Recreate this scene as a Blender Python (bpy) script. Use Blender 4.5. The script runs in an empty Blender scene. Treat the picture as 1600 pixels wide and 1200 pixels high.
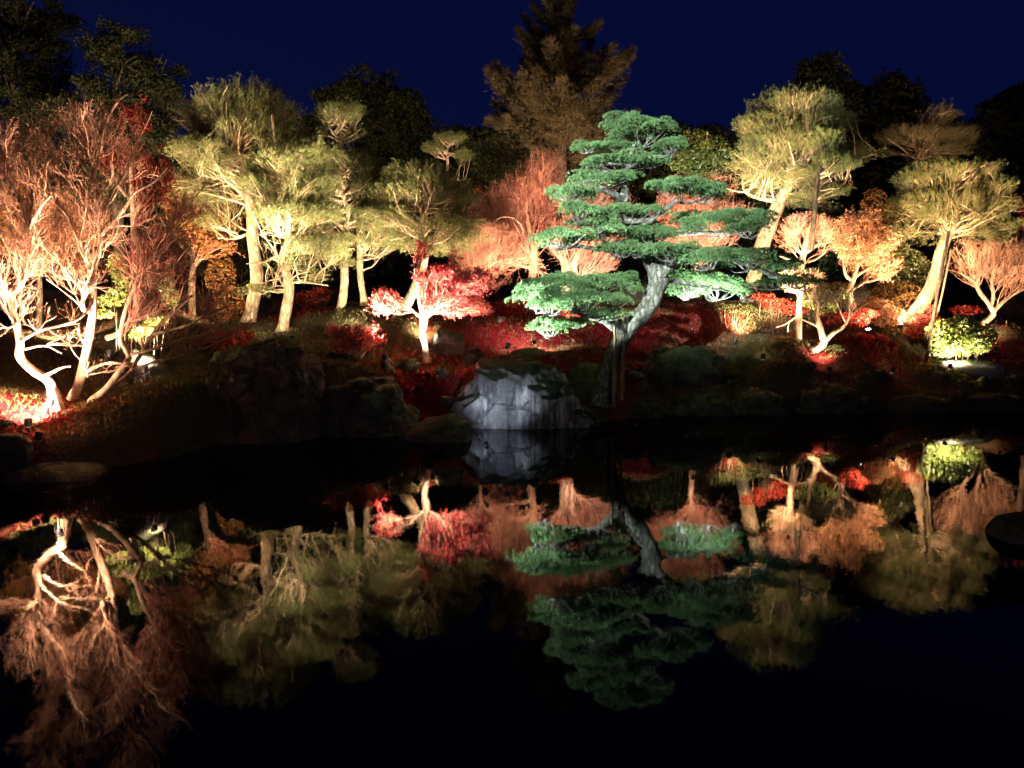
import bpy, math, random
import numpy as np
from mathutils import Vector, noise as mnoise

# ------------------------------------------------------------------ camera, sky, exposure
W_PX, H_PX, F_PX = 1600.0, 1200.0, 1190.0      # picture frame the tree outlines were measured in
CAM_H = 3.0                                    # eye height above the pond
PITCH = math.atan(145.0 / F_PX)

sc = bpy.context.scene
cam_d = bpy.data.cameras.new('camera')
cam_d.sensor_width = 36.0
cam_d.lens = 36.0 * F_PX / W_PX
cam_d.clip_start = 0.05
cam_d.clip_end = 1000.0
cam = bpy.data.objects.new('camera', cam_d)
sc.collection.objects.link(cam)
cam.location = (0, 0, CAM_H)
cam.rotation_euler = (math.radians(90) - PITCH, 0, 0)
sc.camera = cam

world = bpy.data.worlds.new('World')
sc.world = world
world.use_nodes = True
wn = world.node_tree.nodes
wl = world.node_tree.links
bg = wn['Background']
sky = wn.new('ShaderNodeTexSky')
sky.sky_type = 'NISHITA'
sky.sun_disc = False
sky.sun_elevation = math.radians(-4.0)
sky.sun_rotation = math.radians(-60)
tint = wn.new('ShaderNodeMix'); tint.data_type = 'RGBA'; tint.blend_type = 'MIX'
tint.inputs[0].default_value = 0.9
wl.new(sky.outputs[0], tint.inputs[6])
tint.inputs[7].default_value = (0.010, 0.022, 0.23, 1)       # city-lit navy of the night sky
wl.new(tint.outputs[2], bg.inputs[0])
bg.inputs[1].default_value = 0.05

sc.view_settings.view_transform = 'Standard'
sc.view_settings.look = 'None'
sc.view_settings.exposure = 1.5
sc.view_settings.gamma = 1.0
sc.view_settings.use_curve_mapping = False
sc.cycles.max_bounces = 5
sc.cycles.diffuse_bounces = 2
sc.cycles.glossy_bounces = 2
sc.cycles.transmission_bounces = 2

rng = np.random.default_rng(7)
random.seed(7)
C = sc.collection
CP, SP = math.cos(PITCH), math.sin(PITCH)

# ------------------------------------------------------------------ helpers
def at(px, py, Y):
    """world point at distance Y (metres north of the viewer) seen at a spot of the photograph"""
    a = (px - W_PX / 2) / F_PX
    b = (py - H_PX / 2) / F_PX
    dy = CP - b * SP
    dz = -SP - b * CP
    t = Y / dy
    return np.array([a * t, Y, CAM_H + dz * t])

def m_px(Y):
    return Y / F_PX

def mesh_from(name, V, Fs, smooth=False):
    """V (n,3); Fs list of int arrays (m,3) or (m,4)"""
    me = bpy.data.meshes.new(name)
    V = np.asarray(V, dtype=np.float32)
    if not isinstance(Fs, list):
        Fs = [Fs]
    Fs = [np.asarray(f, dtype=np.int32) for f in Fs if len(f)]
    nl = sum(f.size for f in Fs)
    npoly = sum(len(f) for f in Fs)
    me.vertices.add(len(V)); me.vertices.foreach_set('co', V.ravel())
    me.loops.add(nl); me.loops.foreach_set('vertex_index', np.concatenate([f.ravel() for f in Fs]))
    me.polygons.add(npoly)
    starts = []; s = 0
    for f in Fs:
        k = f.shape[1]
        starts.append(s + np.arange(len(f)) * k); s += f.size
    me.polygons.foreach_set('loop_start', np.concatenate(starts).astype(np.int32))
    me.update(calc_edges=True)
    me.polygons.foreach_set('use_smooth', np.full(npoly, bool(smooth)))
    me.validate()
    return me

class Buf:
    """collects triangles and quads for ONE object"""
    def __init__(self):
        self.V = []; self.T = []; self.Q = []; self.n = 0
    def add(self, V, F):
        V = np.asarray(V, dtype=float).reshape(-1, 3); F = np.asarray(F, dtype=int)
        if len(F) == 0: return
        (self.T if F.shape[1] == 3 else self.Q).append(F + self.n)
        self.V.append(V); self.n += len(V)
    def obj(self, name, mat, parent=None, base=None, smooth=False, kind=None):
        if not self.V: return None
        V = np.concatenate(self.V)
        if base is not None: V = V - np.asarray(base)
        Fs = []
        if self.T: Fs.append(np.concatenate(self.T))
        if self.Q: Fs.append(np.concatenate(self.Q))
        me = mesh_from(name, V, Fs, smooth)
        o = bpy.data.objects.new(name, me)
        me.materials.append(mat)
        C.objects.link(o)
        if parent is not None: o.parent = parent
        elif base is not None: o.location = base
        if kind: o['kind'] = kind
        return o

def thing(name, label, cat, loc, group=None):
    o = bpy.data.objects.new(name, None); C.objects.link(o)
    o.location = loc; o.empty_display_size = 0.3
    o['label'] = label; o['category'] = cat
    if group: o['group'] = group
    return o

def tag(o, label, cat, group=None):
    o['label'] = label; o['category'] = cat
    if group: o['group'] = group
    return o

def nrm(v):
    return v / np.maximum(np.linalg.norm(v, axis=-1, keepdims=True), 1e-9)

def catmull(P, n):
    """P (k,d) control rows -> dense rows"""
    P = np.asarray(P, float)
    if len(P) < 3:
        t = np.linspace(0, 1, n * (len(P) - 1) + 1)[:, None]
        return P[0] * (1 - t) + P[-1] * t
    Q = np.vstack([2 * P[0] - P[1], P, 2 * P[-1] - P[-2]])
    out = []
    for i in range(1, len(Q) - 2):
        t = np.linspace(0, 1, n, endpoint=False)[:, None]
        p0, p1, p2, p3 = Q[i - 1], Q[i], Q[i + 1], Q[i + 2]
        out.append(0.5 * ((2 * p1) + (-p0 + p2) * t + (2 * p0 - 5 * p1 + 4 * p2 - p3) * t ** 2 + (-p0 + 3 * p1 - 3 * p2 + p3) * t ** 3))
    out.append(P[-1:])
    return np.vstack(out)

def tube(buf, path, rad, k=10, knob=0.0, cap=True):
    """smooth tube along path (n,3) with radii (n)"""
    path = np.asarray(path, float); rad = np.asarray(rad, float)
    n = len(path)
    d = nrm(np.gradient(path, axis=0))
    ref = np.array([0.9, 0.35, 0.1])
    u = nrm(np.cross(d, ref)); v = np.cross(d, u)
    a = np.arange(k) / k * 2 * math.pi
    ring = u[:, None, :] * np.cos(a)[None, :, None] + v[:, None, :] * np.sin(a)[None, :, None]
    R = np.repeat(rad[:, None], k, 1)
    if knob:
        s = rng.uniform(0, 50)
        h = np.arange(n)[:, None] * 0.9
        R = R * (1 + knob * (np.sin(a[None, :] * 3 + h * 0.6 + s) * 0.5 + np.sin(a[None, :] * 2 - h * 1.1 + 2 * s) * 0.5 + rng.normal(0, 0.35, (n, k)) * 0.6))
    V = path[:, None, :] + ring * R[:, :, None]
    i = np.arange(n - 1)[:, None] * k; j = np.arange(k)[None, :]; j2 = (j + 1) % k
    F = np.stack([i + j, i + j2, i + k + j2, i + k + j], -1).reshape(-1, 4)
    buf.add(V.reshape(-1, 3), F)
    if cap:
        buf.add(np.vstack([V[-1], path[-1:] + d[-1:] * rad[-1] * 0.6]), np.stack([np.arange(k), (np.arange(k) + 1) % k, np.full(k, k)], -1))

# ------------------------------------------------------------------ materials
def new_mat(name):
    m = bpy.data.materials.new(name); m.use_nodes = True
    n = m.node_tree.nodes; n.clear()
    out = n.new('ShaderNodeOutputMaterial')
    return m, n, m.node_tree.links, out

def ramp(n, stops):
    r = n.new('ShaderNodeValToRGB')
    e = r.color_ramp.elements
    while len(e) < len(stops): e.new(0.5)
    for el, (p, c) in zip(e, stops):
        el.position = p; el.color = (*c, 1)
    return r

def leaf_mat(name, cols, trans=0.35, rough=0.6, spec=0.0):
    m, n, l, out = new_mat(name)
    g = n.new('ShaderNodeNewGeometry')
    st = [(i / max(1, len(cols) - 1), c) for i, c in enumerate(cols)]
    r = ramp(n, st); l.new(g.outputs['Random Per Island'], r.inputs[0])
    tc = n.new('ShaderNodeTexCoord')
    nz = n.new('ShaderNodeTexNoise'); nz.inputs['Scale'].default_value = 1.3; nz.inputs['Detail'].default_value = 2
    l.new(tc.outputs['Object'], nz.inputs['Vector'])
    mr = n.new('ShaderNodeMapRange'); mr.inputs[1].default_value = 0.3; mr.inputs[2].default_value = 0.7
    mr.inputs[3].default_value = 0.6; mr.inputs[4].default_value = 1.3
    l.new(nz.outputs[0], mr.inputs[0])
    vm = n.new('ShaderNodeVectorMath'); vm.operation = 'SCALE'
    l.new(r.outputs[0], vm.inputs[0]); l.new(mr.outputs[0], vm.inputs['Scale'])
    d = n.new('ShaderNodeBsdfDiffuse'); t = n.new('ShaderNodeBsdfTranslucent')
    mx = n.new('ShaderNodeMixShader'); mx.inputs[0].default_value = trans
    l.new(vm.outputs[0], d.inputs[0]); l.new(vm.outputs[0], t.inputs[0])
    l.new(d.outputs[0], mx.inputs[1]); l.new(t.outputs[0], mx.inputs[2])
    last = mx
    if spec > 0:
        gl = n.new('ShaderNodeBsdfGlossy'); gl.inputs['Roughness'].default_value = rough
        gl.inputs[0].default_value = (1, 1, 1, 1)
        m2 = n.new('ShaderNodeMixShader'); m2.inputs[0].default_value = spec
        l.new(mx.outputs[0], m2.inputs[1]); l.new(gl.outputs[0], m2.inputs[2]); last = m2
    l.new(last.outputs[0], out.inputs[0])
    return m

def bark_mat(name, c1, c2, scale=14, bump=0.5, stretch=0.35, lichen=None):
    m, n, l, out = new_mat(name)
    tc = n.new('ShaderNodeTexCoord')
    mp = n.new('ShaderNodeMapping'); mp.inputs['Scale'].default_value = (1, 1, stretch)
    l.new(tc.outputs['Object'], mp.inputs[0])
    v = n.new('ShaderNodeTexVoronoi'); v.inputs['Scale'].default_value = scale
    v.feature = 'DISTANCE_TO_EDGE'
    nz = n.new('ShaderNodeTexNoise'); nz.inputs['Scale'].default_value = scale * 0.9; nz.inputs['Detail'].default_value = 8; nz.inputs['Roughness'].default_value = 0.75; nz.inputs['Distortion'].default_value = 1.2
    nb = n.new('ShaderNodeTexNoise'); nb.inputs['Scale'].default_value = 1.6; nb.inputs['Detail'].default_value = 3
    l.new(mp.outputs[0], v.inputs['Vector']); l.new(mp.outputs[0], nz.inputs['Vector']); l.new(tc.outputs['Object'], nb.inputs['Vector'])
    add = n.new('ShaderNodeMath'); add.operation = 'MULTIPLY_ADD'
    l.new(v.outputs['Distance'], add.inputs[0]); add.inputs[1].default_value = 0.7
    l.new(nz.outputs[0], add.inputs[2])
    r = ramp(n, [(0.38, tuple(x * 0.45 for x in c1)), (0.56, c1), (0.78, c2)])
    l.new(add.outputs[0], r.inputs[0])
    mr = n.new('ShaderNodeMapRange'); mr.inputs[1].default_value = 0.35; mr.inputs[2].default_value = 0.65
    mr.inputs[3].default_value = 0.7; mr.inputs[4].default_value = 1.15
    l.new(nb.outputs[0], mr.inputs[0])
    vm = n.new('ShaderNodeVectorMath'); vm.operation = 'SCALE'
    l.new(r.outputs[0], vm.inputs[0]); l.new(mr.outputs[0], vm.inputs['Scale'])
    b = n.new('ShaderNodeBump'); b.inputs['Strength'].default_value = bump; b.inputs['Distance'].default_value = 0.03
    l.new(add.outputs[0], b.inputs['Height'])
    p = n.new('ShaderNodeBsdfPrincipled'); p.inputs['Roughness'].default_value = 0.85
    p.inputs['Specular IOR Level'].default_value = 0.2
    l.new(vm.outputs[0], p.inputs['Base Color']); l.new(b.outputs[0], p.inputs['Normal'])
    l.new(p.outputs[0], out.inputs[0])
    return m

def plain_mat(name, col, rough=0.6, metal=0.0, emit=None, es=0.0):
    m, n, l, out = new_mat(name)
    p = n.new('ShaderNodeBsdfPrincipled')
    p.inputs['Base Color'].default_value = (*col, 1); p.inputs['Roughness'].default_value = rough
    p.inputs['Metallic'].default_value = metal
    if emit:
        p.inputs['Emission Color'].default_value = (*emit, 1); p.inputs['Emission Strength'].default_value = es
    nz = n.new('ShaderNodeTexNoise'); nz.inputs['Scale'].default_value = 40
    b = n.new('ShaderNodeBump'); b.inputs['Strength'].default_value = 0.15; b.inputs['Distance'].default_value = 0.01
    l.new(nz.outputs[0], b.inputs['Height']); l.new(b.outputs[0], p.inputs['Normal'])
    l.new(p.outputs[0], out.inputs[0])
    return m

def rock_mat(name, c1, c2, moss=0.5, streak=False, moss_col=(0.030, 0.042, 0.016)):
    m, n, l, out = new_mat(name)
    tc = n.new('ShaderNodeTexCoord'); g = n.new('ShaderNodeNewGeometry')
    nz = n.new('ShaderNodeTexNoise'); nz.inputs['Scale'].default_value = 3.2; nz.inputs['Detail'].default_value = 8; nz.inputs['Roughness'].default_value = 0.65
    l.new(tc.outputs['Object'], nz.inputs['Vector'])
    r = ramp(n, [(0.3, c1), (0.7, c2)]); l.new(nz.outputs[0], r.inputs[0])
    col = r.outputs[0]
    if streak:                                       # lime run-off stains down the face
        mp = n.new('ShaderNodeMapping'); mp.inputs['Scale'].default_value = (7, 7, 0.55)
        l.new(tc.outputs['Object'], mp.inputs[0])
        ns = n.new('ShaderNodeTexNoise'); ns.inputs['Scale'].default_value = 1.5; ns.inputs['Detail'].default_value = 6; ns.inputs['Roughness'].default_value = 0.6
        l.new(mp.outputs[0], ns.inputs['Vector'])
        rs = ramp(n, [(0.42, (0, 0, 0)), (0.62, (1, 1, 1))]); l.new(ns.outputs[0], rs.inputs[0])
        mk = n.new('ShaderNodeTexNoise'); mk.inputs['Scale'].default_value = 1.1; mk.inputs['Detail'].default_value = 3
        l.new(tc.outputs['Object'], mk.inputs['Vector'])
        rk = ramp(n, [(0.42, (.08, .08, .08)), (0.60, (.9, .9, .9))]); l.new(mk.outputs[0], rk.inputs[0])
        mm = n.new('ShaderNodeMath'); mm.operation = 'MULTIPLY'; l.new(rs.outputs[0], mm.inputs[0]); l.new(rk.outputs[0], mm.inputs[1])
        mx = n.new('ShaderNodeMix'); mx.data_type = 'RGBA'
        l.new(mm.outputs[0], mx.inputs[0]); l.new(col, mx.inputs[6]); mx.inputs[7].default_value = (0.52, 0.55, 0.57, 1)
        col = mx.outputs[2]
    if moss > 0:
        sx = n.new('ShaderNodeSeparateXYZ'); l.new(g.outputs['Normal'], sx.inputs[0])
        nm = n.new('ShaderNodeTexNoise'); nm.inputs['Scale'].default_value = 2.4; nm.inputs['Detail'].default_value = 5
        l.new(tc.outputs['Object'], nm.inputs['Vector'])
        ad = n.new('ShaderNodeMath'); ad.operation = 'MULTIPLY_ADD'
        l.new(nm.outputs[0], ad.inputs[0]); ad.inputs[1].default_value = 1.5; l.new(sx.outputs['Z'], ad.inputs[2])
        mr = n.new('ShaderNodeMapRange'); mr.inputs[1].default_value = 1.55 - moss * 0.8; mr.inputs[2].default_value = 1.7 - moss * 0.8
        l.new(ad.outputs[0], mr.inputs[0])
        nf = n.new('ShaderNodeTexNoise'); nf.inputs['Scale'].default_value = 30; l.new(tc.outputs['Object'], nf.inputs['Vector'])
        rm = ramp(n, [(0.3, tuple(x * 0.6 for x in moss_col)), (0.7, tuple(x * 1.8 for x in moss_col))]); l.new(nf.outputs[0], rm.inputs[0])
        mx = n.new('ShaderNodeMix'); mx.data_type = 'RGBA'
        l.new(mr.outputs[0], mx.inputs[0]); l.new(col, mx.inputs[6]); l.new(rm.outputs[0], mx.inputs[7])
        col = mx.outputs[2]
    nb = n.new('ShaderNodeTexNoise'); nb.inputs['Scale'].default_value = 7; nb.inputs['Detail'].default_value = 12; nb.inputs['Roughness'].default_value = 0.75
    l.new(tc.outputs['Object'], nb.inputs['Vector'])
    vc = n.new('ShaderNodeTexVoronoi'); vc.feature = 'DISTANCE_TO_EDGE'; vc.inputs['Scale'].default_value = 2.1
    ds = n.new('ShaderNodeMix'); ds.data_type = 'RGBA'; ds.inputs[0].default_value = .25
    l.new(tc.outputs['Object'], ds.inputs[6]); l.new(nb.outputs['Color'], ds.inputs[7]); l.new(ds.outputs[2], vc.inputs['Vector'])
    cr = n.new('ShaderNodeMapRange'); cr.inputs[1].default_value = 0; cr.inputs[2].default_value = .04; cr.inputs[3].default_value = -.35; cr.inputs[4].default_value = 0
    l.new(vc.outputs['Distance'], cr.inputs[0])
    hs = n.new('ShaderNodeMath'); hs.operation = 'ADD'; l.new(nb.outputs[0], hs.inputs[0]); l.new(cr.outputs[0], hs.inputs[1])
    b = n.new('ShaderNodeBump'); b.inputs['Strength'].default_value = 1.0; b.inputs['Distance'].default_value = 0.09
    l.new(hs.outputs[0], b.inputs['Height'])
    p = n.new('ShaderNodeBsdfPrincipled'); p.inputs['Roughness'].default_value = 0.8
    p.inputs['Specular IOR Level'].default_value = 0.3
    l.new(col, p.inputs['Base Color']); l.new(b.outputs[0], p.inputs['Normal']); l.new(p.outputs[0], out.inputs[0])
    return m

M = {}
M['pine_needle'] = leaf_mat('pine_needle', [(0.08, 0.115, 0.035), (0.13, 0.165, 0.055), (0.18, 0.20, 0.07), (0.24, 0.23, 0.10)], 0.35)
M['pine_needle_dark'] = leaf_mat('pine_needle_dark', [(0.06, 0.07, 0.03), (0.12, 0.10, 0.05), (0.16, 0.12, 0.06)], 0.3)
M['black_pine'] = leaf_mat('black_pine', [(0.035, 0.075, 0.028), (0.065, 0.135, 0.05), (0.10, 0.20, 0.09), (0.15, 0.27, 0.145), (0.20, 0.20, 0.09)], 0.25)
M['maple_red'] = leaf_mat('maple_red', [(0.42, 0.02, 0.03), (0.62, 0.04, 0.06), (0.75, 0.10, 0.09), (0.55, 0.03, 0.04)], 0.45)
M['maple_pink'] = leaf_mat('maple_pink', [(0.55, 0.10, 0.09), (0.75, 0.20, 0.15), (0.8, 0.30, 0.2)], 0.45)
M['salmon_leaf'] = leaf_mat('salmon_leaf', [(0.42, 0.15, 0.09), (0.52, 0.24, 0.16), (0.45, 0.12, 0.09)], 0.4)
M['maple_scarlet'] = leaf_mat('maple_scarlet', [(0.55, 0.03, 0.05), (0.72, 0.10, 0.12), (0.8, 0.22, 0.2), (0.6, 0.05, 0.07)], 0.45)
M['maple_deep'] = leaf_mat('maple_deep', [(0.14, 0.010, 0.010), (0.22, 0.02, 0.015), (0.20, 0.05, 0.025)], 0.4)
M['maple_orange'] = leaf_mat('maple_orange', [(0.55, 0.22, 0.12), (0.68, 0.36, 0.18), (0.75, 0.46, 0.26), (0.62, 0.26, 0.16)], 0.45)
M['brown_leaf'] = leaf_mat('brown_leaf', [(0.12, 0.05, 0.02), (0.22, 0.10, 0.035), (0.15, 0.12, 0.04), (0.26, 0.08, 0.03)], 0.4)
M['broad_leaf'] = leaf_mat('broad_leaf', [(0.10, 0.15, 0.03), (0.20, 0.25, 0.05), (0.30, 0.33, 0.09), (0.36, 0.36, 0.12)], 0.35, 0.35, 0.06)
M['olive_leaf'] = leaf_mat('olive_leaf', [(0.06, 0.07, 0.022), (0.10, 0.11, 0.03), (0.15, 0.14, 0.045)], 0.3, 0.4, 0.04)
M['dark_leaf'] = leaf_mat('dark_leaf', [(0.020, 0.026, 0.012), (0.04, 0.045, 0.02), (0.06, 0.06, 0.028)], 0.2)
M['conifer'] = leaf_mat('conifer', [(0.05, 0.05, 0.025), (0.09, 0.075, 0.035), (0.12, 0.09, 0.045)], 0.25)
M['litter'] = leaf_mat('litter', [(0.11, 0.005, 0.009), (0.17, 0.010, 0.015), (0.24, 0.02, 0.025), (0.10, 0.03, 0.012)], 0.2)
M['pine_bark'] = bark_mat('pine_bark', (0.30, 0.20, 0.12), (0.52, 0.42, 0.28), 11, 0.6)
M['red_bark'] = bark_mat('red_bark', (0.32, 0.14, 0.08), (0.52, 0.27, 0.17), 14, 0.5)
M['grey_bark'] = bark_mat('grey_bark', (0.085, 0.085, 0.08), (0.22, 0.22, 0.21), 9, 0.9, 0.5)
M['dark_bark'] = bark_mat('dark_bark', (0.05, 0.035, 0.022), (0.12, 0.08, 0.05), 10, 0.6)
M['maple_bark'] = bark_mat('maple_bark', (0.34, 0.20, 0.13), (0.55, 0.38, 0.27), 9, 0.25, 0.2)
M['twig_tan'] = bark_mat('twig_tan', (0.40, 0.20, 0.13), (0.55, 0.30, 0.20), 4, 0.1)
M['twig_red'] = bark_mat('twig_red', (0.36, 0.15, 0.10), (0.50, 0.26, 0.18), 4, 0.1)
M['bough'] = bark_mat('bough', (0.40, 0.28, 0.17), (0.60, 0.46, 0.30), 8, 0.3)
M['twig_pine'] = bark_mat('twig_pine', (0.20, 0.15, 0.08), (0.36, 0.27, 0.15), 6, 0.2)
M['rock'] = rock_mat('rock', (0.035, 0.030, 0.028), (0.10, 0.085, 0.075), 0.45, moss_col=(0.020, 0.026, 0.010))
M['rock_pale'] = rock_mat('rock_pale', (0.22, 0.19, 0.17), (0.42, 0.38, 0.34), 0.1)
M['rock_stained'] = rock_mat('rock_stained', (0.06, 0.062, 0.072), (0.17, 0.17, 0.195), 0.42, True, (0.012, 0.017, 0.008))
M['moss'] = rock_mat('moss', (0.05, 0.055, 0.018), (0.12, 0.11, 0.035), 0.0)
M['lamp_metal'] = plain_mat('lamp_metal', (0.03, 0.03, 0.032), 0.5, 0.6)
M['lens_warm'] = plain_mat('lens_warm', (0.8, 0.8, 0.8), 0.2, 0, (1, 0.78, 0.5), 45)
M['lens_cool'] = plain_mat('lens_cool', (0.8, 0.8, 0.8), 0.2, 0, (0.75, 0.9, 1), 10)
M['cedar_pole'] = bark_mat('cedar_pole', (0.22, 0.17, 0.10), (0.36, 0.29, 0.19), 6, 0.2, 0.05)

# ground: fallen-leaf crimson, brown soil and moss
def ground_mat():
    m, n, l, out = new_mat('ground_litter')
    g = n.new('ShaderNodeNewGeometry')
    n1 = n.new('ShaderNodeTexNoise'); n1.inputs['Scale'].default_value = 0.55; n1.inputs['Detail'].default_value = 4
    n2 = n.new('ShaderNodeTexNoise'); n2.inputs['Scale'].default_value = 22; n2.inputs['Detail'].default_value = 6
    v = n.new('ShaderNodeTexVoronoi'); v.inputs['Scale'].default_value = 26
    for q in (n1, n2, v): l.new(g.outputs['Position'], q.inputs['Vector'])
    leaf = ramp(n, [(0.0, (0.08, 0.004, 0.008)), (0.5, (0.16, 0.008, 0.014)), (1.0, (0.07, 0.015, 0.008))]); l.new(v.outputs['Color'], leaf.inputs[0])
    soil = ramp(n, [(0.3, (0.03, 0.022, 0.014)), (0.7, (0.08, 0.062, 0.03))]); l.new(n2.outputs[0], soil.inputs[0])
    ta = n.new('ShaderNodeAttribute'); ta.attribute_name = 'litter'
    ml = n.new('ShaderNodeMath'); ml.operation = 'MULTIPLY_ADD'; ml.inputs[1].default_value = 1.1
    l.new(ta.outputs['Fac'], ml.inputs[0]); l.new(n1.outputs[0], ml.inputs[2])
    rr = ramp(n, [(0.70, (1, 1, 1)), (1.0, (0, 0, 0))]); l.new(ml.outputs[0], rr.inputs[0])
    mx = n.new('ShaderNodeMix'); mx.data_type = 'RGBA'
    l.new(rr.outputs[0], mx.inputs[0]); l.new(leaf.outputs[0], mx.inputs[6]); l.new(soil.outputs[0], mx.inputs[7])
    b = n.new('ShaderNodeBump'); b.inputs['Strength'].default_value = 0.9; b.inputs['Distance'].default_value = 0.04
    l.new(n2.outputs[0], b.inputs['Height'])
    p = n.new('ShaderNodeBsdfPrincipled'); p.inputs['Roughness'].default_value = 0.9; p.inputs['Specular IOR Level'].default_value = 0.1
    l.new(mx.outputs[2], p.inputs['Base Color']); l.new(b.outputs[0], p.inputs['Normal']); l.new(p.outputs[0], out.inputs[0])
    return m
M['ground'] = ground_mat()

def water_mat():
    m, n, l, out = new_mat('pond_water')
    g = n.new('ShaderNodeNewGeometry')
    mp = n.new('ShaderNodeMapping'); mp.inputs['Scale'].default_value = (1, 0.6, 1)
    l.new(g.outputs['Position'], mp.inputs[0])
    n1 = n.new('ShaderNodeTexNoise'); n1.inputs['Scale'].default_value = 1.6; n1.inputs['Detail'].default_value = 4
    l.new(mp.outputs[0], n1.inputs['Vector'])
    b = n.new('ShaderNodeBump'); b.inputs['Strength'].default_value = 0.09; b.inputs['Distance'].default_value = 0.03
    l.new(n1.outputs[0], b.inputs['Height'])
    p = n.new('ShaderNodeBsdfPrincipled')
    p.inputs['Base Color'].default_value = (0.0015, 0.002, 0.003, 1)
    p.inputs['Roughness'].default_value = 0.03; p.inputs['IOR'].default_value = 1.33; p.inputs['Specular IOR Level'].default_value = 0.2
    l.new(b.outputs[0], p.inputs['Normal']); l.new(p.outputs[0], out.inputs[0])
    return m
M['water'] = water_mat()

# ------------------------------------------------------------------ terrain
SHORE = [(-200, 9.5), (-9.5, 10.4), (-8.0, 11.3), (-7.2, 12.2), (-6.5, 13.4), (-5.6, 14.9), (-4.9, 15.7), (-3.5, 16.4), (-1.5, 17.0), (1.8, 17.2), (3.0, 17.9), (6.5, 18.6), (12, 18.9), (20, 18.4), (200, 16)]
def shore_y(X):
    return np.interp(X, [s[0] for s in SHORE], [s[1] for s in SHORE]) + 0.22 * np.sin(X * 2.1) + 0.12 * np.sin(X * 5.3 + 1)
LAND_PX = [(85, 612, 13), (150, 625, 13.2), (0, 605, 13), (30, 680, 12.4), (60, 676, 12.5), (120, 690, 12.7), (225, 545, 15.5), (300, 600, 15.2), (390, 502, 19.8), (443, 518, 19),
           (535, 482, 20.5), (568, 470, 20.8), (622, 497, 20), (665, 560, 18.3), (668, 592, 17.6), (555, 560, 18), (490, 545, 18.5), (750, 497, 21), (850, 470, 23),
           (900, 545, 18.6), (830, 552, 18.2), (945, 608, 17.5), (1050, 600, 18.9), (1142, 607, 18.9), (1150, 540, 21), (1165, 475, 23.5), (1248, 528, 20.5), (1285, 548, 20.2),
           (1357, 522, 21.5), (1415, 503, 23.2), (1447, 566, 20.5), (1500, 572, 20.8), (1540, 503, 24), (1600, 560, 22), (1300, 605, 19.5), (1000, 482, 23), (1100, 472, 24),
           (1450, 610, 19.5), (1560, 610, 19.6), (700, 575, 18.1), (100, 520, 18), (250, 490, 19), (0, 520, 17), (-200, 600, 13), (-100, 540, 17)]
LAND = [tuple(at(*p)) for p in LAND_PX]
for X in range(-60, 61, 8):
    LAND += [(X, 28, 3.2), (X, 36, 4.4), (X, 50, 6), (X, 80, 8)]
LAND = np.array(LAND)
def height(X, Y):
    X = np.asarray(X, float); Y = np.asarray(Y, float)
    d2 = (X[..., None] - LAND[:, 0]) ** 2 + (Y[..., None] - LAND[:, 1]) ** 2
    w = 1 / (d2 + 0.35) ** 2
    h = (w * LAND[:, 2]).sum(-1) / w.sum(-1)
    s = np.clip((Y - shore_y(X)) / 0.9 + 0.25, 0, 1); s = s * s * (3 - 2 * s)
    n = 0.05 * np.sin(X * 1.7 + Y * 0.9) + 0.05 * np.sin(X * 0.8 - Y * 2.1) + 0.03 * np.sin(X * 4.3 + 1.3 * Y)
    h = (h + n) * s - 0.7 * (1 - s)
    near = np.clip((2.6 - Y) / 1.4, 0, 1); near = near * near * (3 - 2 * near)
    return h * (1 - near) + 1.4 * near
PATCH = [(at(870, 500, 21), 2.6, 2.2, 1.0), (at(810, 540, 18.6), 1.6, 1.0, .9), (at(665, 572, 17.9), .8, .7, .8), (at(650, 625, 17.2), .55, .5, .9), (at(1310, 520, 21), 1.3, 1.0, .9),
         (at(1060, 490, 22), 1.6, 2.0, .55), (at(25, 660, 12.7), .7, .6, .9), (at(100, 615, 13.3), .8, .5, .5), (at(1595, 560, 22), .8, .8, .8), (at(480, 480, 21), .8, .7, .6), (at(600, 590, 17.6), .7, .4, .5),
         (at(200, 640, 13.4), 1.2, .8, .25), (at(950, 560, 18.5), .8, .8, .7)]
def litter(X, Y):
    X = np.asarray(X, float); Y = np.asarray(Y, float); v = np.full(X.shape, .06)
    for c, sx, sy, a in PATCH:
        v = np.maximum(v, a * np.exp(-(((X - c[0]) / sx) ** 2 + ((Y - c[1]) / sy) ** 2) / 1.6))
    return v
xs = np.unique(np.concatenate([np.linspace(-200, -16, 20), np.linspace(-16, 20, 181), np.linspace(20, 200, 20)]))
ys = np.unique(np.concatenate([np.linspace(-60, 2, 12), np.linspace(2, 9, 12), np.linspace(9, 27, 121), np.linspace(27, 50, 30), np.linspace(50, 260, 14)]))
GX, GY = np.meshgrid(xs, ys)
GZ = np.stack([height(GX[i], GY[i]) for i in range(len(ys))])
nx, ny = len(xs), len(ys)
ii = np.arange(ny - 1)[:, None] * nx; jj = np.arange(nx - 1)[None, :]
Fq = np.stack([ii + jj, ii + jj + 1, ii + nx + jj + 1, ii + nx + jj], -1).reshape(-1, 4)
b = Buf(); b.add(np.stack([GX, GY, GZ], -1).reshape(-1, 3), Fq)
go = b.obj('ground', M['ground'], smooth=True, kind='structure')
la = go.data.attributes.new('litter', 'FLOAT', 'POINT'); la.data.foreach_set('value', litter(GX, GY).ravel().astype(np.float32))
b = Buf(); b.add([(-200, 1.0, 0), (200, 1.0, 0), (200, 20.5, 0), (-200, 20.5, 0)], [(0, 1, 2, 3)])
b.obj('pond_water', M['water'], kind='structure')

# ------------------------------------------------------------------ foliage generators (all vectorised)
def rand_dirs(n):
    return nrm(rng.normal(size=(n, 3)))

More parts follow.
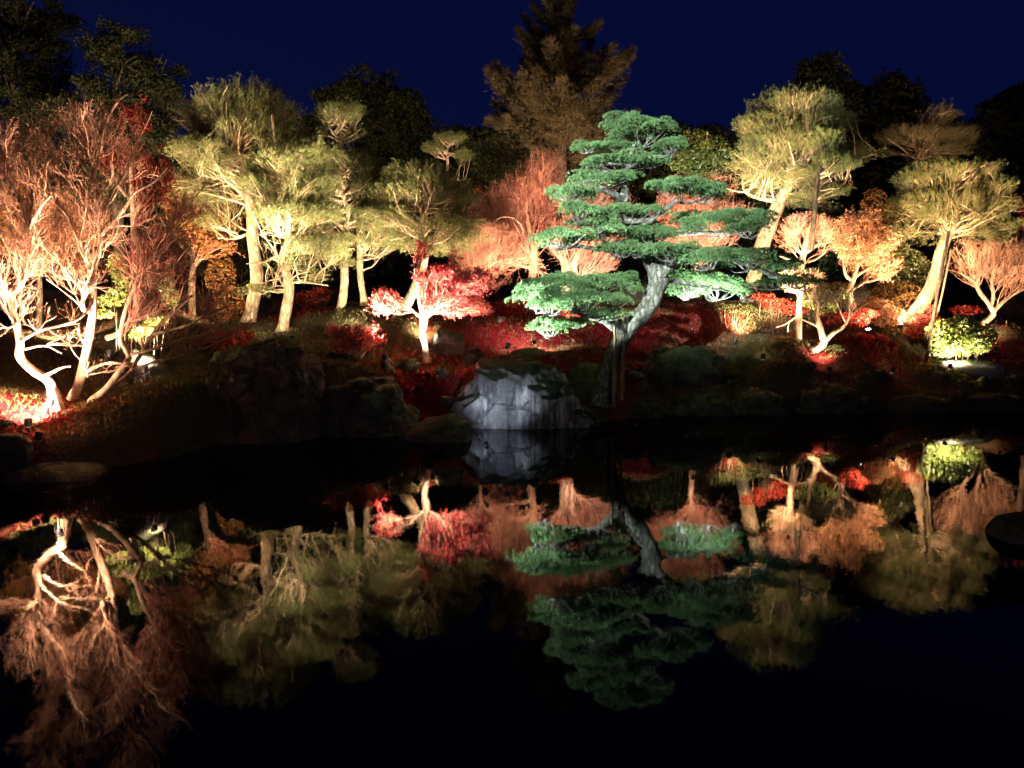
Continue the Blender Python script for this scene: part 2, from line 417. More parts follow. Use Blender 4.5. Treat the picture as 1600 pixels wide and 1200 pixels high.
def needles(buf, cen, dirs, k=9, L=0.11, w=0.007, spread=0.8):
    n = len(cen)
    if n == 0: return
    c = np.repeat(cen, k, 0); d = np.repeat(dirs, k, 0)
    nd = nrm(d + rand_dirs(n * k) * spread)
    Ls = L * rng.uniform(0.65, 1.15, (n * k, 1))
    side = nrm(np.cross(nd, rand_dirs(n * k))) * w * 0.5
    base = c + nd * Ls * 0.08
    V = np.stack([base - side, base + side, c + nd * Ls], 1).reshape(-1, 3)
    # every tuft is one island: its needles share the middle point of the tuft
    F = np.arange(n * k * 3).reshape(-1, 3)
    buf.add(V, F)

def leaves(buf, cen, size=0.06, up=0.4):
    """small three-lobed leaves"""
    n = len(cen)
    if n == 0: return
    nor = nrm(rand_dirs(n) + np.array([0, -0.15, up]))
    u = nrm(np.cross(nor, rand_dirs(n))); v = np.cross(nor, u)
    s = size * rng.uniform(0.6, 1.2, (n, 1))
    pts = [(-0.5, 0), (0.05, 0.55), (0.1, 0.16), (0.62, 0.0), (0.1, -0.16), (0.05, -0.55)]
    V = np.stack([cen + u * s * a + v * s * c_ + nor * s * 0.12 * abs(c_) for a, c_ in pts], 1)
    i = np.arange(n)[:, None] * 6
    F = np.concatenate([i + np.array(t) for t in ((0, 1, 2), (0, 2, 3), (0, 3, 4), (0, 4, 5))])
    buf.add(V.reshape(-1, 3), F)

def oval_leaves(buf, cen, size=0.09, up=0.5, narrow=0.45):
    n = len(cen)
    if n == 0: return
    nor = nrm(rand_dirs(n) + np.array([0, -0.25, up]))
    u = nrm(np.cross(nor, rand_dirs(n))); v = np.cross(nor, u)
    s = size * rng.uniform(0.6, 1.3, (n, 1))
    V = np.stack([cen - u * s * 0.5, cen + v * s * narrow * 0.5 + nor * s * 0.06, cen + u * s * 0.5 - nor * s * 0.08, cen - v * s * narrow * 0.5 + nor * s * 0.06], 1)
    i = np.arange(n)[:, None] * 4
    F = np.concatenate([i + np.array(t) for t in ((0, 1, 2), (0, 2, 3))])
    buf.add(V.reshape(-1, 3), F)

def blob_points(blobs, Y0, n, shell=0.0):
    """random points in ellipsoids given as (px, py, rx, ry[, dY[, rd]]) in photograph units round distance Y0"""
    vol = np.array([b[2] * b[3] for b in blobs], float); cnt = rng.multinomial(n, vol / vol.sum())
    out = []
    for bl, k in zip(blobs, cnt):
        px, py, rx, ry = bl[:4]; dY = bl[4] if len(bl) > 4 else 0.0
        Y = Y0 + dY; s = m_px(Y); rd = bl[5] if len(bl) > 5 else rx * s * 0.8
        d = rand_dirs(k); r = rng.uniform(shell ** 3, 1, (k, 1)) ** (1 / 3)
        out.append(at(px, py, Y) + d * r * np.array([rx * s, rd, ry * s]))
    return np.vstack(out)

def colonise(seed_pos, seed_par, att, step=0.16, iters=70, kill=None, jitter=0.25, up=0.0, infl=2.2, inertia=0.75):
    """space colonisation: branches grow from the seeds to the attraction points"""
    kill = kill or step * 1.1
    cap = len(seed_pos) + 16000
    P = np.zeros((cap, 3)); D = np.zeros((cap, 3)); par = np.full(cap, -1, int); nk = np.zeros(cap, int)
    n = len(seed_pos); P[:n] = seed_pos; par[:n] = seed_par; ns = n
    A = att.copy()
    def nearest(A, Q):
        d = np.linalg.norm(A[:, None, :] - Q[None], axis=2); j = d.argmin(1)
        return j, d[np.arange(len(A)), j]
    ni, nd = nearest(A, P[:n])
    for it in range(iters):
        if len(A) == 0: break
        act = nd < (infl if it > 12 else 99)
        if not act.any(): break
        dirs = nrm(A[act] - P[ni[act]])
        acc = np.zeros((n, 3)); np.add.at(acc, ni[act], dirs)
        g = np.unique(ni[act]); g = g[nk[g] < 3]
        if len(g) == 0 or n + len(g) >= cap: break
        d = nrm(nrm(acc[g]) + D[g] * inertia + rand_dirs(len(g)) * jitter + np.array([0, 0, up]))
        new = P[g] + d * step
        m0 = n; P[n:n + len(g)] = new; D[n:n + len(g)] = d; par[n:n + len(g)] = g; nk[g] += 1; n += len(g)
        j, dd = nearest(A, P[m0:n]); better = dd < nd
        ni = np.where(better, j + m0, ni); nd = np.where(better, dd, nd)
        keep = nd > kill
        A = A[keep]; ni = ni[keep]; nd = nd[keep]
    return P[:n], par[:n], ns

def branch_mesh(buf, P, par, ns, r0=0.004, expo=2.4, k=4, rmax=0.05):
    n = len(P)
    s = np.zeros(n); kids = np.zeros(n, int)
    for i in range(n - 1, ns - 1, -1):
        if kids[i] == 0: s[i] = r0 ** expo
        p = par[i]; kids[p] += 1
        if p >= ns: s[p] += s[i]
    r = np.minimum(np.maximum(s, r0 ** expo) ** (1 / expo), rmax)
    idx = np.arange(ns, n)
    if len(idx) == 0: return r, kids
    a = np.arange(k) / k * 2 * math.pi
    ref = np.array([0.37, 0.81, 0.45])
    dirv = np.zeros((n, 3)); dirv[idx] = nrm(P[idx] - P[par[idx]])
    dirv[:ns] = (0, 0, 1)
    u = nrm(np.cross(dirv, ref)); v = np.cross(dirv, u)
    ring = P[:, None, :] + (u[:, None, :] * np.cos(a)[None, :, None] + v[:, None, :] * np.sin(a)[None, :, None]) * r[:, None, None]
    own = (par[idx] < ns) | (r[idx] < 0.62 * r[par[idx]])
    so = idx[own]
    start = P[par[so]][:, None, :] + (u[so][:, None, :] * np.cos(a)[None, :, None] + v[so][:, None, :] * np.sin(a)[None, :, None]) * (r[so] * 1.25)[:, None, None]
    V = np.concatenate([ring.reshape(-1, 3), start.reshape(-1, 3)])
    sb = par[idx] * k
    sb = np.where(own, n * k + (np.cumsum(own) - 1) * k, sb)
    j = np.arange(k)[None, :]; j2 = (j + 1) % k
    eb = (idx * k)[:, None]; sb = sb[:, None]
    F = np.stack([sb + j, sb + j2, eb + j2, eb + j], -1).reshape(-1, 4)
    buf.add(V, F)
    return r, kids

def multi_tube(buf, P, R, k):
    """many thin branches at once: P (m, n, 3), R (m, n)"""
    m, n, _ = P.shape
    d = nrm(np.gradient(P, axis=1)); ref = np.array([0.37, 0.81, 0.45])
    u = nrm(np.cross(d, ref)); v = np.cross(d, u); a = np.arange(k) / k * 2 * math.pi
    V = P[:, :, None] + (u[:, :, None] * np.cos(a)[None, None, :, None] + v[:, :, None] * np.sin(a)[None, None, :, None]) * R[:, :, None, None]
    o = (np.arange(m) * n * k)[:, None, None]; i = (np.arange(n - 1) * k)[None, :, None]; j = np.arange(k)[None, None, :]; j2 = (j + 1) % k
    buf.add(V.reshape(-1, 3), np.stack([o + i + j, o + i + j2, o + i + k + j2, o + i + k + j], -1).reshape(-1, 4))

def ramify(buf, SD, blobs, Y0, n1, kids=(4, 4, 5), pine=False, bough=None):
    """limbs fork into boughs, boughs into twigs, each shorter and thinner, all inside the crown"""
    bc = []; br = []
    for bl in blobs:
        dY = bl[4] if len(bl) > 4 else 0; s = m_px(Y0 + dY); rd = bl[5] if len(bl) > 5 else bl[2] * s * .8
        bc.append(at(bl[0], bl[1], Y0 + dY)); br.append((bl[2] * s, rd, bl[3] * s))
    bc = np.array(bc); br = np.array(br)
    if pine: br = br * np.array([1.1, 1.05, .70])
    def inside(p, f): return ((((p[:, None] - bc[None]) / br[None]) ** 2).sum(-1) < f).any(1)
    L0 = max(.35, 1.35 * br[:, 0].mean())
    def curve(o, d, L, n, bend):
        t = np.linspace(0, 1, n)[None, :, None]; m = len(o)
        w1 = nrm(np.cross(d, rand_dirs(m)))[:, None]; w2 = nrm(np.cross(d, rand_dirs(m)))[:, None]
        L = L[:, None, None]
        P = o[:, None] + d[:, None] * L * t + np.array([0, 0, 1.0]) * L * bend[:, None, None] * t ** 2
        P = P + w1 * L * .07 * np.sin(t * 3.1) + w2 * L * .035 * np.sin(t * 8.5)
        return P
    def spawn(o, d, r, n_want, Ls, tilt, f, up):
        m = len(o)
        perp = nrm(np.cross(d, rand_dirs(m)) * np.array([1, 1, .32 if pine else .75]))
        a = rng.uniform(*tilt, (m, 1))
        dd = nrm(d * np.cos(a) + perp * np.sin(a) + np.array([0, 0, up]))
        L = rng.uniform(.6, 1.25, m) * Ls; bend = rng.uniform(-.05, .28, m)
        tip = o + dd * L[:, None] + np.array([0, 0, 1.0]) * (L * bend)[:, None]
        ok = np.where(inside(tip, f))[0]
        if len(ok) > n_want: ok = rng.permutation(ok)[:n_want]
        return o[ok], dd[ok], r[ok], L[ok], bend[ok]
    idx = rng.integers(0, len(SD), n1 * 14)
    o, d, rr, L, bend = spawn(SD[idx, :3], SD[idx, 3:6], SD[idx, 6], n1, L0, (1.0, 1.6) if pine else (.4, 1.1), 1.1, .1 if pine else .18)
    rad = np.clip(rr * .6, .013, .034) if pine else np.clip(rr * .5, .004, .013)
    tips = []; tdir = []
    npt = (7, 6, 4, 3); sides = (6, 5, 3, 3); rs = (None, .0062, .0042, .003)
    if pine: rs = (None, .008, .0045, .003)
    for lv in range(3 if pine else 4):
        P = curve(o, d, L, npt[lv], bend)
        rend = (.0062, .0042, .003, .0016)[lv]
        R = rad[:, None] + (np.minimum(rend, rad)[:, None] - rad[:, None]) * np.linspace(0, 1, npt[lv])[None]
        multi_tube(bough if (bough is not None and lv == 0) else buf, P, R, sides[lv])
        if lv >= 2: tips.append(P[:, 1:].reshape(-1, 3)); tdir.append(nrm(np.gradient(P, axis=1))[:, 1:].reshape(-1, 3))
        if lv == (2 if pine else 3): break
        m, n = P.shape[:2]; kk = kids[lv] * 2
        pi = np.repeat(np.arange(m), kk); ti = rng.uniform(.18, .98, len(pi)) * (n - 1); t0 = np.minimum(ti.astype(int), n - 2); fr = (ti - t0)[:, None]
        o2 = P[pi, t0] * (1 - fr) + P[pi, t0 + 1] * fr; d2 = nrm(P[pi, t0 + 1] - P[pi, t0]); r2 = R[pi, t0]
        L0 *= (.62, .58, .55)[lv]
        o, d, rr, L, bend = spawn(o2, d2, r2, m * kids[lv], L0, (.35, .85), 1.25, .08)
        rad = np.minimum(rs[lv + 1], rr * .75)
    return (np.vstack(tips), np.vstack(tdir)) if pine else np.vstack(tips)

def traced(buf, lines, Y0, k=10, knob=0.08, n=6, seeds=None, seed_from=0, step=0.15):
    """trunks and limbs from photograph outlines: rows (px, py, radius_px[, dY])"""
    for li, line in enumerate(lines):
        rows = []
        for q in line:
            dY = q[3] if len(q) > 3 else 0.0
            p = at(q[0], q[1], Y0 + dY); rows.append((*p, q[2] * m_px(Y0 + dY)))
        R = catmull(rows, n)
        if li == 0:
            R = R.copy()
            R[:3, 3] *= np.array([1.3, 1.15, 1.05])[:len(R[:3])]
            dd = nrm(R[0, :3] - R[4, :3]); foot = R[0].copy(); foot[:3] += dd * .22 - np.array([0, 0, .12]); foot[3] *= 1.15
            R = np.vstack([foot, R])
        tube(buf, R[:, :3], np.maximum(R[:, 3], 0.004), k, knob)
        if seeds is not None:
            lo = int(len(R) * (seed_from if li == 0 else 0.1))
            seeds.append(np.hstack([R[lo:, :3], nrm(np.gradient(R[:, :3], axis=0))[lo:], R[lo:, 3:4]]))

def tree(name, label, Y0, lines, blobs, kind, n_att=700, step=0.16, bark='pine_bark', twig='twig_pine', leaf='pine_needle', leaf_n=3000, leaf_size=None,
         base=None, seed_from=0.45, cat='tree', group=None, r0=0.004, jitter=0.3, k_needle=9, up=0.05, per_node=1.0, extra=None, rmax=0.05, shell=0.0, knob=0.08, kids=(4, 4, 5)):
    b0 = lines[0][0]
    dY = b0[3] if len(b0) > 3 else 0
    base = at(b0[0], b0[1], Y0 + dY)
    t = thing(name, label, cat, base, group)
    tb = Buf(); seeds = []
    traced(tb, lines, Y0, knob=knob, seeds=seeds, seed_from=seed_from)
    tb.obj('trunk', M[bark], t, base, smooth=True)
    SD = np.vstack(seeds); sp = SD[:, :3]
    if kind != 'pine':
        bb = Buf(); tips = ramify(bb, SD, blobs, Y0, int(np.clip(n_att / 40, 18, 85)) if kids[2] > 3 else 62, kids=kids)
        bb.obj('branches', M[twig], t, base, kind='stuff')
        if leaf and leaf_n and len(tips):
            fb = Buf(); pos = tips[rng.integers(0, len(tips), leaf_n)] + rng.normal(0, .03, (leaf_n, 3))
            (leaves if kind == 'maple' else oval_leaves)(fb, pos, leaf_size or .06)
            fb.obj('foliage', M[leaf], t, base, kind='stuff')
        return t
    bb = Buf(); gb = Buf(); tips, td = ramify(bb, SD, blobs, Y0, int(np.clip(n_att / 8, 40, 200)), kids=(5, 5, 3), pine=True, bough=gb)
    bb.obj('branches', M[twig], t, base, kind='stuff')
    gb.obj('boughs', M['bough'], t, base, kind='stuff')
    n = int(leaf_n * 4.4); ci = rng.integers(0, len(tips), n)
    cen = tips[ci] + rng.normal(0, .03, (n, 3)); fb = Buf()
    needles(fb, cen, nrm(td[ci] * .6 + np.array([0, 0, .75])), k=7, L=(leaf_size or .13) * .72, w=.0065, spread=.7)
    fb.obj('foliage', M[leaf], t, base, kind='stuff')
    return t

# ------------------------------------------------------------------ PINES of the far bank
PG = 'floodlit pines on the far bank'
tree('pine_tree', 'tallest olive green pine on the left with thick pale trunk and wide airy crown', 19.8,
     [[(388, 503, 10), (396, 470, 10), (401, 430, 9.5), (396, 380, 9), (392, 325, 8.5), (386, 285, 7), (377, 245, 5.5), (376, 210, 5), (378, 160, 3)],
      [(394, 345, 4), (420, 344, 3.2), (445, 343, 2), (480, 348, 1)], [(390, 318, 4.5), (370, 295, 3.5), (345, 282, 2.5), (310, 272, 1.2, -.4)],
      [(388, 312, 4), (410, 318, 3), (440, 312, 2), (465, 320, 1, -.6)], [(376, 232, 4), (350, 205, 2.5), (325, 185, 2), (305, 150, 1)],
      [(378, 262, 3), (350, 240, 2.4), (320, 232, 2), (290, 240, 1, -.5)], [(377, 225, 3), (392, 205, 2.4), (420, 216, 2), (455, 208, 1)],
      [(396, 360, 2.5), (370, 372, 2), (340, 372, 1)]],
     [(375, 150, 62, 34), (320, 180, 45, 34, .3), (430, 175, 40, 30), (400, 200, 60, 30), (310, 235, 48, 26, -.4), (350, 260, 60, 24), (290, 290, 40, 20, -.2), (345, 312, 55, 22), (430, 250, 60, 30, .6),
      (330, 350, 45, 20, -.3), (430, 300, 60, 25, .2), (360, 385, 40, 20, .2), (395, 130, 30, 20), (455, 185, 14, 12)],
     'pine', 1500, 0.15, leaf_n=5200, group=PG, seed_from=.5)
tree('pine_tree', 'slim pale pine with a crooked white trunk right of the tallest pine', 19.0,
     [[(441, 520, 9), (446, 490, 8.5), (452, 455, 8), (447, 425, 7), (442, 400, 6), (450, 375, 5), (449, 345, 4.5), (447, 300, 4), (440, 260, 3.2), (430, 220, 2.4), (425, 180, 1.8)],
      [(452, 441, 2.6), (480, 441, 2), (512, 446, 1.4, -.3)], [(446, 402, 2.6), (430, 402, 2.2), (410, 410, 1.5), (385, 412, 1)], [(447, 372, 2.6), (432, 362, 3), (420, 352, 1.6), (405, 366, 1)],
      [(447, 300, 2.5), (430, 285, 2), (405, 262, 1.2)], [(449, 310, 2), (475, 308, 1.6), (500, 309, 1)], [(430, 425, 2.4), (445, 455, 2), (405, 452, 1.4, -.3), (385, 448, 1)]],
     [(425, 205, 34, 30), (450, 250, 55, 32), (410, 285, 45, 25), (480, 290, 50, 30), (440, 330, 60, 24), (495, 335, 50, 26), (500, 385, 55, 22), (400, 455, 38, 14, -.4), (425, 375, 30, 16), (480, 430, 40, 18), (450, 415, 40, 16), (490, 235, 30, 26)],
     'pine', 1100, 0.15, leaf_n=4200, group=PG, seed_from=.4)
tree('pine_tree', 'pine with a rounded top knot and twin limbs standing mid left against dark sky', 20.5,
     [[(533, 483, 7), (537, 455, 6.5), (538, 420, 6), (536, 385, 6.5), (541, 355, 5.5), (545, 335, 4.5), (538, 310, 4), (533, 285, 3.6), (533, 245, 3.4), (533, 218, 3), (532, 200, 1.8)],
      [(533, 218, 2.6), (520, 208, 2), (512, 190, 1.2)], [(533, 214, 2.6), (545, 206, 2), (548, 190, 1.2)], [(532, 186, 1.4), (520, 172, 1), (514, 160, .8)], [(533, 188, 1.4), (542, 172, 1), (550, 160, .8)],
      [(538, 300, 2), (560, 295, 1.6), (580, 285, 1)], [(541, 350, 2), (520, 345, 1.6), (500, 352, 1)], [(536, 388, 2), (515, 392, 1.5), (495, 400, 1)]],
     [(532, 175, 34, 24), (515, 205, 24, 18), (555, 205, 22, 18), (520, 250, 36, 26), (565, 255, 28, 28), (575, 290, 32, 26), (510, 290, 42, 24), (500, 340, 45, 22), (580, 340, 40, 22), (525, 375, 45, 18), (510, 410, 50, 18)],
     'pine', 1000, 0.15, leaf_n=3900, group=PG, seed_from=.4)
tree('pine_tree', 'thin short pine whose pale trunk stands just right of the round topped pine', 20.8,
     [[(569, 472, 5.5), (565, 445, 5), (562, 415, 5), (562, 385, 4.6), (560, 360, 3.5), (561, 330, 2.5), (560, 305, 2)],
      [(562, 362, 2.6), (578, 355, 2), (595, 358, 1.2)], [(560, 308, 2), (548, 318, 1.4), (540, 330, 1)], [(562, 400, 1.8), (578, 398, 1.4), (592, 402, .8)]],
     [(575, 330, 40, 22), (600, 350, 42, 22, -.3), (620, 375, 40, 18), (575, 375, 36, 16), (560, 315, 34, 18), (585, 400, 22, 10), (600, 310, 26, 14)],
     'pine', 750, 0.14, leaf_n=3000, group=PG, seed_from=.3)
tree('pine_tree', 'olive pine with broad flat crown and leaning trunk behind the pink maple', 20.0,
     [[(622, 498, 8), (640, 468, 8), (653, 440, 7.5), (662, 410, 6.5), (664, 385, 5.5), (661, 350, 4.6), (660, 328, 4), (656, 300, 2), (655, 285, 1.4)],
      [(660, 328, 3), (672, 318, 2), (685, 308, 1.2)], [(660, 330, 3), (645, 322, 2.2), (625, 312, 1.4)], [(662, 345, 2.2), (690, 342, 1.8), (720, 350, 1)], [(660, 358, 2), (640, 368, 1.5), (610, 375, 1)]],
     [(655, 270, 50, 24), (640, 300, 60, 20), (700, 310, 45, 20), (620, 340, 55, 22), (690, 350, 60, 22), (730, 370, 40, 18), (640, 380, 45, 14), (680, 390, 50, 16), (715, 285, 26, 12)],
     'pine', 1000, 0.14, leaf_n=4200, group=PG, seed_from=.5)
tree('pine_tree', 'small layered pine with fan shaped flat tufts rising behind the flat crowned pine', 25.0,
     [[(700, 330, 3), (700, 290, 2.4), (699, 250, 2.2), (700, 228, 1.6), (701, 220, 1)], [(699, 240, 1.4), (715, 236, 1), (722, 234, .8)], [(699, 236, 1.4), (682, 230, 1), (675, 226, .8)], [(700, 280, 1.6), (720, 281, 1.2), (735, 280, .8)]],
     [(705, 216, 24, 9), (678, 230, 18, 9), (722, 242, 18, 8), (728, 281, 22, 9), (690, 262, 20, 10)], 'pine', 320, 0.12, leaf_n=1500, leaf_size=.11, group=PG, seed_from=.5)
tree('pine_tree', 'largest golden green pine on the right with a leaning white trunk', 23.5,
     [[(1166, 474, 10), (1176, 440, 11), (1186, 400, 12), (1203, 350, 11.5), (1218, 315, 10), (1232, 290, 8), (1236, 262, 6.5), (1232, 230, 5), (1236, 205, 4), (1245, 180, 2.5)],
      [(1222, 310, 4), (1195, 312, 3), (1165, 300, 2), (1160, 280, 1)], [(1236, 262, 4), (1260, 262, 3), (1280, 275, 2.4), (1250, 272, 1.2)], [(1236, 258, 3.5), (1215, 268, 2.4), (1195, 275, 1.4)],
      [(1232, 218, 3), (1260, 196, 2.4), (1285, 190, 1.2)], [(1233, 220, 3), (1210, 222, 2.2), (1180, 222, 1.2)], [(1236, 255, 3, -.1), (1280, 258, 2.6, -.3), (1330, 250, 2, -.5), (1370, 240, 1, -.6)], [(1240, 190, 2), (1225, 170, 1.5), (1210, 165, 1)]],
     [(1240, 160, 62, 24), (1205, 195, 50, 26), (1280, 190, 48, 26), (1240, 225, 70, 26), (1310, 235, 50, 24), (1345, 245, 44, 18, -.4), (1370, 240, 26, 12, -.6), (1180, 250, 52, 22), (1140, 280, 32, 18), (1240, 280, 70, 22), (1300, 290, 45, 20),
      (1160, 305, 40, 14), (1270, 315, 60, 18), (1330, 310, 40, 18), (1240, 142, 40, 12)],
     'pine', 1600, 0.17, leaf_n=6500, leaf_size=.15, group=PG, seed_from=.55)
tree('pine_tree', 'slim dark trunked pine overlapping the right side of the largest golden pine', 22.3,
     [[(1268, 372, 3.6), (1272, 340, 3.6), (1275, 300, 3.4), (1282, 260, 3), (1285, 225, 2.4), (1290, 200, 1.6)], [(1285, 240, 1.8), (1300, 235, 1.2), (1315, 232, .8)], [(1276, 300, 1.8), (1300, 285, 1.2), (1320, 280, .8)]],
     [(1290, 215, 26, 20), (1300, 255, 34, 18), (1285, 300, 34, 18), (1310, 330, 44, 18), (1250, 330, 30, 12), (1300, 355, 30, 10)], 'pine', 520, 0.16, leaf_n=1900, leaf_size=.14, group=PG, seed_from=.3, bark='dark_bark')
tree('pine_tree', 'right hand pine with a strongly leaning pale trunk beside the long pole', 23.2,
     [[(1416, 503, 9), (1436, 480, 11), (1454, 452, 11), (1464, 425, 10), (1470, 395, 9), (1480, 368, 8), (1492, 350, 9), (1488, 330, 6), (1480, 300, 4), (1482, 275, 2.5)],
      [(1484, 345, 4), (1460, 343, 3), (1430, 340, 2), (1405, 330, 1)], [(1495, 350, 4), (1530, 354, 2.6), (1560, 352, 1.4)], [(1480, 298, 2.6), (1465, 292, 1.8), (1455, 290, 1)], [(1482, 305, 2.4), (1510, 302, 1.8), (1540, 298, 1)]],
     [(1490, 265, 62, 20), (1440, 280, 40, 16), (1530, 290, 45, 20), (1470, 310, 60, 20), (1420, 330, 50, 20), (1560, 320, 45, 18), (1500, 340, 60, 16), (1400, 360, 45, 16), (1450, 375, 50, 12), (1550, 370, 50, 18), (1590, 350, 30, 16)],
     'pine', 1300, 0.17, leaf_n=5200, leaf_size=.15, group=PG, seed_from=.55)
tree('pine_tree', 'dim brownish pine rising behind the right hand pine', 30.0,
     [[(1432, 330, 5), (1430, 270, 5), (1438, 230, 4), (1450, 190, 2.5), (1465, 165, 1.5)]],
     [(1460, 180, 32, 18), (1430, 210, 50, 18), (1490, 215, 45, 20), (1450, 240, 65, 16), (1510, 245, 36, 18), (1470, 160, 14, 12), (1400, 245, 24, 12)], 'pine', 700, 0.22, leaf_n=2800, leaf_size=.2,
     group=PG, seed_from=.4, leaf='pine_needle_dark', bark='red_bark')

# ------------------------------------------------------------------ MAPLES at the left
tree('bare_maple', 'left edge bare maple with an S curved glowing white trunk', 13.0,
     [[(83, 612, 7.00), (75, 594, 7.00), (50, 578, 6.50), (31, 556, 6.50), (31, 530, 6.00), (25, 502, 6.00), (18, 480, 5.50), (17, 462, 5.00), (30, 450, 4.00), (39, 432, 3.60), (41, 405, 3.20), (45, 380, 3.64), (45, 340, 3.12), (26, 302, 2.60), (12, 275, 2.08), (8, 245, 1.30)],
      [(17, 463, 4.00), (8, 445, 3.50), (-6, 434, 3.00, .3), (-20, 410, 2.60, .4)], [(45, 360, 2.2, 0), (55, 340, 2.34, -.2), (65, 322, 1.82, -.3), (80, 305, 1.30, -.4)],
      [(30, 535, 2, 0), (55, 520, 2.08, -.3), (80, 512, 1.56, -.4), (125, 505, 1.04, -.6)], [(40, 545, 2.08), (70, 540, 1.56, -.3), (97, 552, 1.04, -.4)], [(68, 588, 2.60), (95, 575, 1.82, -.3), (110, 572, 1.30, -.4)],
      [(41, 412, 2.60), (30, 385, 1.95, .4), (5, 375, 1.30, .5)], [(45, 345, 2.34), (50, 300, 1.82, .4), (48, 260, 1.30, .6)], [(28, 505, 2.08), (10, 512, 1.56, -.4), (-5, 500, 1.04, -.5)]],
     [(25, 270, 58, 75, 0, 1.3), (30, 370, 60, 60, 0, 1.2), (15, 445, 45, 40, 0, 1), (0, 520, 36, 30, -.3, .6), (50, 500, 50, 26, -.3, .6), (40, 600, 36, 16, -.4, .4), (110, 530, 30, 20, -.4, .5), (95, 575, 22, 16, -.4, .4)],
     'maple', 3600, 0.075, bark='maple_bark', twig='twig_tan', leaf='salmon_leaf', leaf_n=900, leaf_size=.035, seed_from=.3, r0=.0028, rmax=.016, jitter=.35, knob=.05, kids=(4, 4, 3))
tree('bare_maple', 'tallest bare maple of the left group with a straight white trunk and red tips', 13.6,
     [[(114, 622, 7.50), (125, 595, 7.50), (133, 560, 7.00), (140, 525, 6.50), (145, 492, 6.00), (146, 465, 5.50), (145, 432, 5.00), (150, 405, 4.50), (158, 380, 3.80), (155, 342, 3.20), (150, 307, 3.00), (143, 276, 3.64), (150, 240, 3.12), (160, 212, 2.60), (172, 178, 2.08), (185, 158, 1.56), (200, 147, 1.04)],
      [(143, 276, 2.86), (125, 250, 2.34), (110, 215, 1.82), (95, 190, 1.43), (72, 158, 0.91)], [(145, 420, 3.38), (132, 396, 2.86, -.2), (120, 370, 2.60, -.3), (105, 337, 2.34, -.3), (85, 312, 2.08, -.4), (72, 262, 1.69, -.4), (60, 220, 1.43, -.4), (40, 178, 0.91, -.4)],
      [(145, 488, 3.00), (130, 482, 3.64, -.2), (130, 456, 3.12, -.3), (112, 435, 2.34, -.4), (95, 412, 1.82, -.5), (67, 385, 1.17, -.6)], [(126, 590, 3.12), (155, 571, 2.34, -.3), (185, 567, 1.56, -.4), (230, 585, 0.91, -.5)],
      [(156, 345, 2.60), (175, 300, 2.08, .3), (197, 268, 1.82, .5), (215, 225, 1.17, .6)], [(157, 370, 2.60), (192, 330, 2.21, -.3), (210, 302, 1.82, -.4), (240, 285, 1.43, -.5), (262, 262, 0.91, -.6)],
      [(160, 212, 1.82), (150, 190, 1.30), (140, 170, 0.78)], [(110, 215, 1.56), (108, 185, 1.04), (118, 160, 0.65)], [(148, 470, 2.34), (120, 500, 1.82, -.4), (60, 515, 1.04, -.7)]],
     [(100, 210, 50, 50, 0, .9), (165, 205, 45, 50, 0, .9), (70, 270, 55, 50, -.2, .9), (130, 300, 60, 50, 0, 1), (205, 270, 45, 45, .2, .8), (95, 370, 70, 45, -.2, 1), (190, 350, 60, 50, 0, 1), (110, 440, 60, 40, -.4, .8), (190, 430, 50, 40, 0, .8), (100, 500, 60, 24, -.5, .6), (170, 575, 40, 14, -.5, .4)],
     'maple', 4600, 0.075, bark='maple_bark', twig='twig_tan', leaf='salmon_leaf', leaf_n=900, leaf_size=.035, seed_from=.3, r0=.0028, rmax=.016, jitter=.35, knob=.05, kids=(4, 4, 3))
tree('bare_maple', 'low spreading bare maple with long branches reaching right from the left group', 13.3,
     [[(146, 623, 4.50), (165, 608, 5.00), (180, 590, 5.00), (199, 564, 4.50), (200, 552, 4.20), (190, 532, 4.00), (192, 505, 4.00), (200, 475, 3.60), (212, 445, 3.20), (218, 430, 3.38), (235, 414, 2.34)],
      [(165, 610, 3.40), (200, 585, 3.20, .3), (222, 550, 3.00, .6), (245, 515, 3.64, .9), (265, 492, 3.12, 1.0), (300, 462, 1.95, 1.1)], [(205, 578, 2.60, .3), (240, 566, 2.34), (275, 558, 2.08), (325, 542, 1.56), (372, 518, 0.91)],
      [(201, 555, 2.60), (240, 545, 2.08), (268, 534, 1.69), (305, 526, 0.91)], [(240, 522, 2.60, .8), (287, 510, 2.21, .8), (325, 492, 1.69, .8), (372, 470, 0.91, .8)],
      [(193, 510, 2.60), (225, 482, 2.34, .1), (250, 462, 1.95, .1), (265, 437, 1.56, .1), (278, 408, 1.17, .1), (300, 380, 0.78)], [(235, 414, 2.08), (255, 385, 1.82), (260, 355, 1.56), (280, 337, 1.30), (322, 287, 0.78)],
      [(168, 528, 5.00, .3), (187, 520, 5.00, .2), (197, 503, 4, 0)], [(218, 430, 2.08), (222, 400, 1.69), (215, 370, 1.04)]],
     [(250, 380, 50, 45, 0, .8), (300, 350, 45, 50, .3, .8), (300, 430, 60, 40, .3, .8), (345, 480, 60, 30, .4, .7), (340, 525, 65, 24, .2, .6), (385, 500, 26, 30, .5, .5), (250, 470, 50, 35, .2, .7), (365, 430, 28, 36, .5, .5), (210, 400, 40, 50, 0, .7), (280, 550, 40, 14, 0, .4), (350, 550, 40, 14, 0, .4)],
     'maple', 3300, 0.08, bark='maple_bark', twig='twig_red', leaf='maple_red', leaf_n=900, leaf_size=.035, seed_from=.2, r0=.0028, rmax=.015, jitter=.35, knob=.05, kids=(4, 4, 3))
